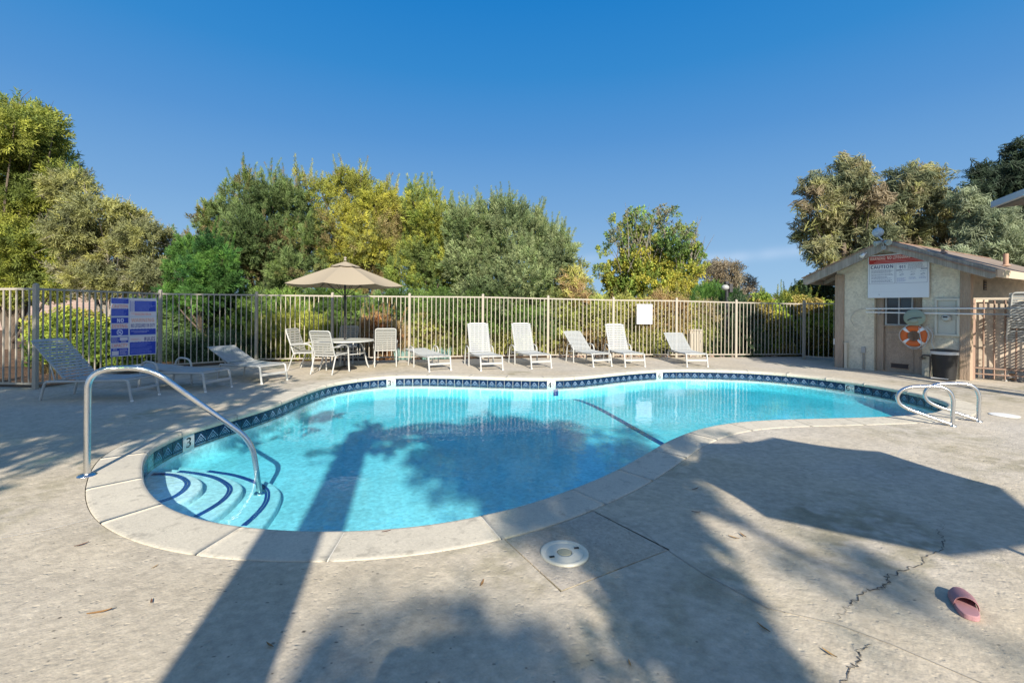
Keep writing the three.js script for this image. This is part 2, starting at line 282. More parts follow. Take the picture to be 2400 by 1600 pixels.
// the water: a rippled surface over a body that takes the red out of the light
{
  const waves = dataTex(1024, (u, v, o) => { const n = fbmP(u, v, 9, 3, 201), m = fbmP(u + .06 * n, v, 26, 3, 211), f = fbmP(u, v + .03 * n, 70, 2, 221); o[0] = o[1] = o[2] = 255 * (.45 * n + .38 * m + .17 * f); });
  const water = tag(new THREE.Group(), '', '', '', 'structure'); delete water.userData.label; delete water.userData.category; water.name = 'pool_water'; scene.add(water);
  part('water_surface', sheet(inset(-.011), WATER), phys([1, 1, 1], 0, { transmission: 1, thickness: 0, ior: 1.33, bumpMap: at(waves, .3, .42), bumpScale: .003 }), water);
  const body = slab(inset(-.016), WATER - .002, WATER - FLOOR + .03, 0);
  part('water_body', body, phys([1, 1, 1], .1, { transparent: true, opacity: .01, transmission: 1, thickness: .4, ior: 1.33, attenuationColor: rgb(.175, .73, .86), attenuationDistance: 1.45 }), water);
  water.children[1].castShadow = false;
}

// ---------------------------------------------------------------- deck, ground, garden
const posts = [[-22, 9.0, 1.72], [-20.2, 8.7, 1.72], [-18.4, 8.45, 1.72], [-16.6, 8.2, 1.72], [-14.8, 8.0, 1.72], [-13, 7.85, 1.72], [-11.2, 7.72, 1.72], [-9.5, 7.64, 1.72]].slice(6).concat(
  [[82, 7.56, 1.735], [374, 10.0, 1.73], [600, 11.3, 1.75], [778, 11.68, 1.75], [959, 12.05, 1.755], [1131, 12.45, 1.765], [1284, 12.85, 1.745], [1437, 13.05, 1.72], [1585, 13.2, 1.715], [1725, 13.35, 1.68], [1885, 13.6, 1.655]].map(([px, d, h]) => { const p = atDepth(px, 840, d); return [p.x, d, h]; }));
const POST = posts.map(([x, d, h]) => V(x, h, -d));
const hutA = V(8.09, 0, -11.34), hutE = V(.4934, 0, .8698), hutN = V(-.8698, 0, .4934); // left foot of the hut's front wall, along it, out of it
const hutAt = (t, y, n = 0) => hutA.clone().addScaledVector(hutE, t * 1.026).addScaledVector(hutN, n).setY(y);
POST.push(V(8.35, 1.66, -13.0), V(9.2, 1.66, -12.4));
{
  const edge = POST.map((p) => V(p.x, 0, p.z - .14));
  const deckEdge = [...edge.slice(0, -2), V(10.5, 0, -13.7), V(22, 0, -13.7), V(22, 0, 9), V(-18, 0, 9), V(-18, 0, -8)];
  // the square pad round the skimmer lid takes a bite out of the deck next to the coping
  const rim = inset(-.337), K0 = onLevel(1194, 1284), K1 = onLevel(1316, 1384), K2 = onLevel(1566, 1288), K3 = onLevel(1413, 1209);
  const nearest = (q) => { let b = 0; rim.forEach((p, i) => { if (p.distanceTo(q) < rim[b].distanceTo(q)) b = i; }); return b; };
  let i0 = nearest(K0), i3 = nearest(K3); const fwd = (i3 - i0 + NR) % NR < NR / 2; if (!fwd) [i0, i3] = [i3, i0];
  const [P1, P2] = fwd ? [K1, K2] : [K2, K1], along = []; for (let i = i0; i !== i3; i = (i + 1) % NR) along.push(rim[i]); along.push(rim[i3]);
  const rest = []; for (let i = i3; i !== i0; i = (i + 1) % NR) rest.push(rim[i]); rest.push(rim[i0]);
  const mid = K0.clone().add(K1).add(K2).add(K3).multiplyScalar(.25), grow = (p, d) => p.clone().add(p.clone().sub(mid).setLength(d));
  const deckG = sheet(deckEdge, 0, [[...rest, grow(P1, .012), grow(P2, .012)]]);
  const deck = part('pool_deck', deckG, deckMat); deck.userData.kind = 'structure';
  part('skimmer_pad', slab([...along.map((p) => p.clone().lerp(mid, .012)), P2, P1], 0, .05, .003), padMat, deck);
  part('deck_joint_bed', sheet(deckEdge.map((p) => p.clone()), -.022, [inset(-.2)]), std([.24, .21, .175], 1), deck);
  const ground = part('ground', sheet([V(-2500, 0, 60), V(2500, 0, 60), V(2500, 0, -2500), V(-2500, 0, -2500)], -.06, [inset(-.22)]), soilMat); ground.userData.kind = 'structure';
  // cracks that wander over the slab
  const R = rngOf(77);
  const crack = (pts, w) => {
    const q = []; for (let i = 0; i < pts.length - 1; i++) for (let k = 0; k < 9; k++) q.push(pts[i].clone().lerp(pts[i + 1], k / 9).add(V((R() - .5) * .028, 0, (R() - .5) * .028))); q.push(pts[pts.length - 1]);
    const pos = [], idx = []; q.forEach((p, i) => { const t = (q[i + 1] ?? p).clone().sub(q[i - 1] ?? p).normalize(), h = (w * (.25 + .75 * R())) * Math.sin(Math.PI * (i + .6) / (q.length + .2)) ** .4; pos.push(p.x - t.z * h, .003, p.z + t.x * h, p.x + t.z * h, .003, p.z - t.x * h); if (i) { const a = 2 * i; idx.push(a - 2, a - 1, a, a - 1, a + 1, a); } });
    const g = new THREE.BufferGeometry(); g.setAttribute('position', new THREE.Float32BufferAttribute(pos, 3)); g.setIndex(idx); g.computeVertexNormals(); return g;
  };
  const crackMat = std([.10, .088, .075], 1), L = (l) => l.map(([x, y]) => onLevel(x, y));
  part('crack', crack(L([[2216, 1228], [2202, 1246], [2214, 1266], [2210, 1288], [2172, 1304], [2164, 1322], [2110, 1342], [2080, 1352], [2082, 1366], [2060, 1378], [2028, 1386], [2008, 1408], [1992, 1414], [1974, 1440], [1960, 1456]]), .0036), crackMat, deck);
  part('crack', crack(L([[2038, 1510], [2022, 1524], [2010, 1542], [2006, 1562], [1986, 1586], [1970, 1604], [1950, 1640]]), .0036), crackMat, deck);
  part('crack', crack(L([[2258, 1068], [2300, 1080], [2340, 1090], [2372, 1100]]), .002), crackMat, deck);
  part('crack', crack(L([[2080, 1366], [2062, 1384]]), .002), crackMat, deck);
  // shallow grooves struck across the concrete
  const groove = (l, w) => { const p = L(l); return merge(p.slice(1).map((q, i) => { const d = q.clone().sub(p[i]); return new THREE.PlaneGeometry(d.length(), w).rotateX(-Math.PI / 2).rotateY(Math.atan2(-d.z, d.x)).translate((p[i].x + q.x) / 2, .0025, (p[i].z + q.z) / 2); })); };
  const grooveMat = std([.34, .31, .265], 1);
  part('deck_joint', groove([[1566, 1290], [1650, 1345], [1800, 1425], [1960, 1462], [2090, 1510], [2300, 1600], [2380, 1640]], .006), grooveMat, deck);
  part('deck_joint', groove([[1560, 1288], [1500, 1240], [1413, 1209]], .004), grooveMat, deck);
  part('deck_joint', groove([[0, 1262], [120, 1240], [215, 1216]], .008), std([.55, .52, .46], 1), deck);
}

// ---------------------------------------------------------------- picket fence
{
  const f = thing('picket_fence', 'beige metal picket fence running behind the pool loungers', 'fence', V(0, 0, 0));
  const cap = new THREE.SphereGeometry(.036, 10, 6, 0, Math.PI * 2, 0, Math.PI / 2).scale(1, .7, 1);
  const picketG = box(.019, 1, .019, 0, .5, 0);
  POST.forEach((p, i) => {
    if (i < POST.length - 1) part('post', [box(.062, p.y, .062, p.x, p.y / 2, p.z, .006), cap.clone().translate(p.x, p.y, p.z)], fenceMat, f);
    if (i === POST.length - 1) return;
    const q = POST[i + 1], d = q.clone().sub(p).setY(0), L = d.length(), e = d.clone().normalize(), top = (u) => mix(p.y, q.y, u) - .07, a = p.clone().addScaledVector(e, .033), b = q.clone().addScaledVector(e, -.033);
    part('rail', bar(a.clone().setY(top(0)), b.clone().setY(top(1)), .036, .036), fenceMat, f);
    part('rail', bar(a.clone().setY(.09), b.clone().setY(.09), .032, .032), fenceMat, f);
    const n = Math.round(L / .113);
    for (let k = 1; k < n; k++) { const u = k / n, m = part('picket', picketG, fenceMat, f); m.position.set(mix(p.x, q.x, u), .106, mix(p.z, q.z, u)); m.scale.y = top(u) - .018 - .106; m.rotation.y = Math.atan2(-d.z, d.x); }
  });
}

// ---------------------------------------------------------------- loungers
const WIDE = .55;
const strapG = new RoundedBoxGeometry(.0395, .007, WIDE - .012, 1, .003);
function makeLounger(backAngle, arms, label, group) {
  const t = thing('sun_lounger', label, 'sun lounger', V(0, 0, 0), 0, group), h = WIDE / 2 - .02, H = .305, hx = -1.0, L = .76;
  const up = (u, lift = 0) => V(hx - Math.cos(backAngle) * u - Math.sin(backAngle) * lift * -1, H + Math.sin(backAngle) * u + Math.cos(backAngle) * lift, 0);
  for (const s of [-1, 1]) {
    part('side_rail', pipe([V(-1.26, H - .03, s * h), V(-.1, H, s * h), V(-.055, H - .005, s * h), V(.005, 0, s * h)], .0195, .07, 40, 10), whiteMetal, t);
    part('foot_cap', cyl(.021, .021, .02, .006, 0, s * h, 12), whitePlastic, t);
    if (arms) part('arm_leg', pipe([V(-.90, 0, s * (h + .05)), V(-.92, .45, s * (h + .05)), V(-1.24, .475, s * (h + .05)), V(-1.32, 0, s * (h + .05))], .0165, .13, 50, 8), whiteMetal, t);
    else part('rear_leg', pipe([V(-1.18, H - .03, s * h), V(-1.28, H - .035, s * h), V(-1.35, 0, s * h)], .0175, .08, 30, 8), whiteMetal, t);
  }
  part('cross_bar', box(.03, .045, WIDE - .04, -.022, H - .15, 0, .008), whiteMetal, t);
  part('cross_bar', rod(V(-1.22, H - .035, -h), V(-1.22, H - .035, h), .014), whiteMetal, t);
  part('front_bar', rod(V(-.1, H - .004, -h), V(-.1, H - .004, h), .015), whiteMetal, t);
  const hb = h - .022;
  part('back_frame', pipe([up(0).setZ(-hb), up(L).setZ(-hb), up(L).setZ(hb), up(0).setZ(hb)], .0165, .06, 60, 8), whiteMetal, t);
  if (backAngle > .2) for (const s of [-1, 1]) part('brace', bar(up(L * .5, -.02).setZ(s * (hb - .03)), V(-1.24 + .08 * Math.cos(backAngle), H - .02, s * (hb - .03)), .012, .02), whiteMetal, t);
  const straps = (n, f, tilt) => { for (let i = 0; i < n; i++) { const m = part('strap', strapG, strapMat, t); m.position.copy(f(i)); m.rotation.z = tilt; } };
  straps(17, (i) => V(-.13 - i * .0515, H + .021 - .012 * Math.sin(Math.PI * i / 16), 0), 0);
  straps(14, (i) => up(.045 + i * .0525, .02), Math.PI - backAngle);
  return t;
}
{
  const rows = [ // front foot left, right, hinge, top of the back (pixels of the photograph), arms, label
    [[298.5, 939], [380.3, 926.5], [187, 878], [129, 796], 0, 'largest sun lounger, shaded, backrest raised, behind the tall pool handrail'],
    [[474.7, 918.4], [547.6, 908], [400, 862], [372, 856], 1, 'flat shaded sun lounger lying between two raised ones on the left side'],
    [[608.6, 900.6], [675.6, 890], [566, 856], [518, 812], 0, 'half reclined shaded sun lounger next to the dining table chairs'],
    [[1002.9, 869.6], [1060.4, 868.7], [996, 828], [998, 821.5], 1, 'flat sunlit sun lounger with its backrest laid down, right of the dining table'],
    [[1124.5, 868.7], [1181.5, 867.9], [1125.7, 827], [1113.8, 757.4], 1, 'upright sunlit sun lounger standing right beside the flat sunlit one'],
    [[1243, 863.6], [1295.4, 862.8], [1229.9, 823.7], [1217.7, 757.4], 1, 'upright sunlit sun lounger, second of three raised high in the sunny row'],
    [[1388, 859.6], [1436.8, 858.7], [1364.6, 823], [1335, 776.7], 1, 'half reclined sunlit sun lounger with armrests, left of the white notice'],
    [[1463, 859.2], [1514.8, 859.6], [1450, 823], [1437, 759.5], 1, 'upright sunlit sun lounger just under the white notice on the fence'],
    [[1607.4, 859.6], [1662.6, 859.6], [1597.5, 825], [1580.7, 780.5], 0, 'half reclined sunlit sun lounger without armrests, last before the gabled hut'],
  ];
  for (const [a, b, c, d, arms, label] of rows) {
    const F = onLevel(...a).add(onLevel(...b)).multiplyScalar(.5), [sx, sy] = sight(...c); let ax, bad = 9; for (let q = 0; q < 6.28; q += .01) { const u = V(Math.cos(q), 0, Math.sin(q)), p = F.clone().addScaledVector(u, -1.0), e = (p.x / -p.z - sx) ** 2 + (.35 * ((.305 - EYE) / -p.z - sy)) ** 2; if (p.z < F.z + .3 && e < bad) { bad = e; ax = u; } } const hinge = F.clone().addScaledVector(ax, -1.0);
    let best = 9, ang = 0; const want = sight(...d)[1];
    for (let q = 0.03; q < 1.4; q += .01) { const p = hinge.clone().addScaledVector(ax, -.76 * Math.cos(q)).setY(.305 + .76 * Math.sin(q)), e = Math.abs((p.y - EYE) / -p.z - want); if (e < best) { best = e; ang = q; } }
    if (label.startsWith('flat')) ang = .05;
    const t = makeLounger(ang, arms, label, 'white strap sun loungers round the pool'); t.position.copy(F); t.rotation.y = Math.atan2(-ax.z, ax.x);
  }
}
// ---------------------------------------------------------------- dining table, chairs, parasol
const TABLE = onLevel(807, 864);
function makeChair() {
  const t = thing('patio_chair', '', 'chair', V(0, 0, 0), 0, 'white strap armchairs round the patio table'), W = .5, h = W / 2;
  const top = V(-.40, .90, 0), low = V(-.21, .39, 0);
  for (const s of [-1, 1]) {
    part('arm_leg', pipe([V(.27, 0, s * (h + .02)), V(.245, .575, s * (h + .02)), V(-.02, .60, s * (h + .025)), V(-.265, .56, s * (h + .01))], .0155, .12, 50, 8), whiteMetal, t);
    part('rear_leg', pipe([V(-.12, .385, s * (h - .005)), V(-.20, .37, s * (h - .005)), V(-.33, 0, s * (h - .005))], .0145, .06, 24, 8), whiteMetal, t);
    part('seat_rail', rod(V(-.2, .385, s * (h - .01)), V(.245, .40, s * (h - .01)), .0145), whiteMetal, t);
  }
  part('seat_rail', rod(V(.235, .40, -h), V(.235, .40, h), .0145), whiteMetal, t);
  part('rear_bar', rod(V(-.2, .378, -h), V(-.2, .378, h), .0145), whiteMetal, t);
  part('back_frame', pipe([low.clone().setZ(-h + .02), top.clone().setZ(-h + .02), top.clone().setZ(h - .02), low.clone().setZ(h - .02)], .0155, .05, 50, 8), whiteMetal, t);
  const g = new RoundedBoxGeometry(.044, .007, W - .03, 1, .003), d = low.clone().sub(top), a = Math.atan2(-d.y, -d.x);
  for (let i = 0; i < 9; i++) { const m = part('strap', g, greyStrap, t); m.position.copy(top.clone().lerp(low, .09 + i * .105)).add(V(.012, .008, 0)); m.rotation.z = a; }
  for (let i = 0; i < 8; i++) { const m = part('strap', g, greyStrap, t); m.position.set(.19 - i * .05, .412 - .012 * Math.sin(Math.PI * i / 7), 0); }
  return t;
}
{
  const spots = [[onLevel(774, 873), 1.38, 'armchair with its back to the pool, nearest the water at the patio table'], [onLevel(903, 856), 1.85, 'armchair on the right side of the patio table, back towards the pool'], [onLevel(722, 866), -.12, 'armchair seen from its side, at the left end of the patio table'], [onLevel(808, 849), -1.5, 'shaded armchair behind the patio table, half hidden by the tabletop']];
  let first;
  for (const [p, turn, label] of spots) {
    let c; if (!first) c = first = makeChair(); else { c = first.clone(); c.name = numbered('patio_chair'); scene.add(c); }
    c.position.copy(p); c.rotation.y = turn; c.userData = { ...first.userData, label: 'white strap ' + label };
  }
  const t = thing('patio_table', 'round white patio table with curved legs under the tan parasol', 'table', TABLE), ty = .655, r = .64;
  part('tabletop', new THREE.LatheGeometry([[.035, ty - .012], [r - .03, ty - .012], [r, ty - .03], [r + .004, ty - .012], [r - .004, ty + .004], [r - .03, ty + .002], [.035, ty + .002], [.035, ty - .012]].map(([x, y]) => new THREE.Vector2(x, y)), 56), std([.50, .50, .47], .35), t);
  for (let k = 0; k < 4; k++) { const a = Math.PI / 4 + k * Math.PI / 2 + .25, P = (q, y) => V(Math.cos(a) * q, y, Math.sin(a) * q); part('leg', tube([P(.22, ty - .02), P(.36, ty - .1), P(.43, .38), P(.5, .1), P(.54, 0)], .019, 30, 8), whiteMetal, t); }
  part('brace_ring', new THREE.TorusGeometry(.43, .012, 8, 40).rotateX(Math.PI / 2).translate(0, .36, 0), whiteMetal, t);
}
const clothMat = phys([.33, .275, .195], .9, { side: THREE.DoubleSide }), poleMat = std([.022, .02, .02], .4);
function parasol(name, label, pos, R, rim, apex, turn, poleTop) {
  const t = thing(name, label, 'parasol', pos), n = 8, pos_ = [], idx = [], uv = [], M = 8;
  const rib = (k, u) => V(Math.sin(turn + k * Math.PI / 4) * R * u, mix(apex, rim, u) + .012 * Math.sin(Math.PI * u), Math.cos(turn + k * Math.PI / 4) * R * u);
  const canopy = (u0, u1, lift) => {
    const P = [], I = [];
    for (let k = 0; k < n; k++) { const base = P.length / 3; for (let i = 0; i <= M; i++) for (let j = 0; j <= M; j++) { const u = mix(u0, u1, i / M), a = rib(k, u), b = rib(k + 1, u), p = a.lerp(b, j / M); const w = Math.sin(Math.PI * j / M); p.x *= 1 - .035 * w * u * u; p.z *= 1 - .035 * w * u * u; p.y += lift - .035 * w * u; P.push(p.x, p.y, p.z); }
      for (let i = 0; i < M; i++) for (let j = 0; j < M; j++) { const q = base + i * (M + 1) + j; I.push(q, q + M + 1, q + 1, q + 1, q + M + 1, q + M + 2); } }
    const g = new THREE.BufferGeometry(); g.setAttribute('position', new THREE.Float32BufferAttribute(P, 3)); g.setIndex(I); g.computeVertexNormals(); return g;
  };
  const c = part('canopy', canopy(.17, 1, 0), clothMat, t);
  part('vent_cap', canopy(.012, .26, .035), clothMat, c);
  for (let k = 0; k < n; k++) { part('rib', rod(rib(k, .03).add(V(0, -.03, 0)), rib(k, .985).add(V(0, -.016, 0)), .007, .006, 6), poleMat, t); part('strut', rod(rib(k, .5).add(V(0, -.03, 0)), V(0, rim - .28, 0), .006, .006, 6), poleMat, t); }
  part('pole', cyl(.021, .019, apex + .02, 0, 0, 0, 16), poleMat, t);
  part('hub', cyl(.035, .03, .07, 0, rim - .32, 0, 16), poleMat, t);
  part('finial', new THREE.LatheGeometry([[.0, 0], [.03, 0], [.038, .015], [.02, .03], [.016, .045], [.034, .06], [.032, .08], [0, .095]].map(([x, y]) => new THREE.Vector2(x, y)), 16).translate(0, apex + .045, 0), std([.3, .26, .22], .5), t);
  part('base', new THREE.LatheGeometry([[0, .075], [.04, .075], [.05, .06], [.24, .035], [.27, .015], [.27, 0], [0, 0]].map(([x, y]) => new THREE.Vector2(x, y)), 40), poleMat, t);
  part('crank', [cyl(.03, .03, .06, 0, 1.0, 0, 12), rod(V(0, 1.03, .02), V(.05, 1.03, .07), .006)], poleMat, t);
  return t;
}
parasol('market_parasol', 'open tan parasol with dark pole standing through the patio table', TABLE, 1.31, 1.885, 2.40, .03);
parasol('market_parasol', 'second tan parasol behind the camera that throws an eight-sided shadow', V(3.49, 0, -.25), 1.22, 2.1, 2.58, Math.atan2(.86, -.64));

// ---------------------------------------------------------------- stainless rails
{
  const B = onLevel(203, 1115), F = onLevel(609, 1153, -.34), u = (s, y) => B.clone().lerp(F, s).setY(y);
  const t = thing('pool_handrail', 'tall bent stainless handrail from the deck down onto the pool steps', 'handrail', B);
  const loc = (p) => p.clone().sub(B);
  part('rail', pipe([u(0, .0), u(.0, .872), u(.325, .872), u(.945, .15), u(1, -.36)].map(loc), .0235, .17, 120, 16), steelMat, t);
  const flange = new THREE.LatheGeometry([[0, .022], [.03, .022], [.055, .016], [.066, .006], [.066, 0], [0, 0]].map(([x, y]) => new THREE.Vector2(x, y)), 28);
  part('flange', flange, steelMat, t);
  part('flange', flange.clone().scale(.8, 1, .8).translate(F.x - B.x, -.352, F.z - B.z), steelMat, t);
  const A = onLevel(2234, 998.5), C = onLevel(2295, 988), dir = V(-.93, 0, -.37);
  for (const [p, label] of [[A, 'stainless looped ladder grab rail nearer the camera at the deep end'], [C, 'stainless looped ladder grab rail farther from the camera at the deep end']]) {
    const g = thing('ladder_rail', label, 'grab rail', p, 0, 'pair of ladder grab rails'), q = (s, y) => dir.clone().multiplyScalar(s).setY(y);
    part('rail', tube([q(0, 0), q(.0, .2), q(.0, .33), q(.035, .42), q(.12, .468), q(.28, .465), q(.43, .44), q(.515, .385), q(.545, .31), q(.52, .235), q(.44, .175), q(.3, .12), q(.12, .055), q(.02, .02)], .0215, 160, 14), steelMat, g);
    part('anchor', cyl(.04, .036, .014, 0, 0, 0, 20), steelMat, g);
  }
}
// ---------------------------------------------------------------- things on the deck
{
  const c = onLevel(1323, 1297), t = thing('skimmer_lid', 'round cream skimmer lid with two slots, set in the square pad', 'skimmer lid', c), m = std([.62, .59, .49], .5), r = .137;
  part('ring', new THREE.LatheGeometry([[r, 0], [r, .008], [r - .008, .012], [r - .022, .012], [r - .03, .006], [r - .034, .0045], [.05, .0075], [.043, .009], [.043, .0]].map(([x, y]) => new THREE.Vector2(x, y)), 56), m, t);
  part('plug', new THREE.LatheGeometry([[0, .0105], [.036, .0105], [.04, .008], [.04, 0], [0, 0]].map(([x, y]) => new THREE.Vector2(x, y)), 32), std([.40, .37, .25], .55), t);
  for (const s of [-1, 1]) part('slot', box(.028, .004, .012, s * .085, .0085, s * -.028).rotateY(.25), blackMat, t);
  const d = onLevel(2355, 973.5), l = thing('deck_lid', 'plain white round deck lid beside the ladder grab rails', 'lid', d);
  part('disc', new THREE.LatheGeometry([[0, .012], [.13, .012], [.15, .008], [.152, 0], [0, 0]].map(([x, y]) => new THREE.Vector2(x, y)), 40), std([.75, .74, .7], .5), l);
  // pink slide sandal, strap towards the water
  const p = onLevel(2262, 1424), s = thing('slide_sandal', 'single pink rubber slide sandal lying on the deck', 'sandal', p, .98), pink = std([.43, .225, .24], .75); s.scale.setScalar(.82);
  const sole = new THREE.Shape(); sole.moveTo(-.13, 0); sole.bezierCurveTo(-.135, .05, -.06, .045, 0, .045); sole.bezierCurveTo(.06, .06, .135, .06, .135, .005); sole.bezierCurveTo(.135, -.055, .06, -.05, 0, -.042); sole.bezierCurveTo(-.06, -.042, -.135, -.05, -.13, 0);
  part('sole', new THREE.ExtrudeGeometry(sole, { depth: .018, bevelEnabled: true, bevelSize: .005, bevelThickness: .006, bevelSegments: 3, curveSegments: 20 }).rotateX(-Math.PI / 2).translate(0, .006, 0), pink, s);
  { // upper: a thick arched band
    const P = [], I = [], nu = 10, nv = 18;
    for (const lay of [0, 1]) for (let i = 0; i <= nu; i++) for (let j = 0; j <= nv; j++) { const x = mix(-.035, .125, i / nu), a = Math.PI * j / nv, w = (.056 + .004 * Math.sin(Math.PI * i / nu)) * (i / nu > .6 ? 1 - .28 * ((i / nu - .6) / .4) ** 2 : 1), th = lay ? .005 : 0, hh = .062 - .022 * (i / nu); P.push(x, .016 + (hh - th) * Math.sin(a) ** .8, -Math.cos(a) * (w - th)); }
    const n1 = (nu + 1) * (nv + 1), W_ = nv + 1;
    for (let i = 0; i < nu; i++) for (let j = 0; j < nv; j++) { const a = i * W_ + j; I.push(a, a + 1, a + W_, a + 1, a + W_ + 1, a + W_); const b = a + n1; I.push(b, b + W_, b + 1, b + 1, b + W_, b + W_ + 1); }
    for (const i of [0, nu]) for (let j = 0; j < nv; j++) { const a = i * W_ + j, b = a + n1; I.push(a, b, a + 1, a + 1, b, b + 1); }
    const g = new THREE.BufferGeometry(); g.setAttribute('position', new THREE.Float32BufferAttribute(P, 3)); g.setIndex(I); g.computeVertexNormals(); part('band', g, phys([.40, .20, .215], .75, { side: THREE.DoubleSide }), s);
  }
  // dry leaves
  const leafG = (() => { const g = new THREE.PlaneGeometry(.085, .016, 8, 2), a = g.attributes.position; for (let i = 0; i < a.count; i++) { const x = a.getX(i) / .0425, y = a.getY(i); a.setXYZ(i, a.getX(i), .006 + .008 * x * x * (x > 0 ? 1 : .5) + Math.abs(y) * .5, y * Math.max(.06, 1 - x * x)); } g.computeVertexNormals(); return g; })();
  const cols = [[.26, .14, .05], [.16, .075, .04], [.34, .21, .08]], R = rngOf(31);
  const spot = [[232, 1440, 'curled golden brown leaf lying alone on the left foreground deck'], [190, 1279], [1476, 1557], [632, 1515], [1630, 1058 + 90], [1945, 1535], [1790, 1475], [905, 1252], [362, 1330], [1130, 1370], [354, 1412], [1720, 1262], [1742, 1257], [1632, 1202]];
  spot.forEach(([x, y, l], i) => { const m = part('fallen_leaf', leafG, phys(cols[i % 3], .8, { side: THREE.DoubleSide })); m.position.copy(onLevel(x, y)).setY(.002 + (i === 7 ? .013 : 0)); m.rotation.y = i === 0 ? .35 : R() * 6.3; m.scale.setScalar(i === 0 ? 1.1 : .45 + .4 * R()); tag(m, l || 'small dry brown leaf scattered on the grey concrete deck', 'leaf', l ? undefined : 'small dry leaves scattered on the deck'); });
}

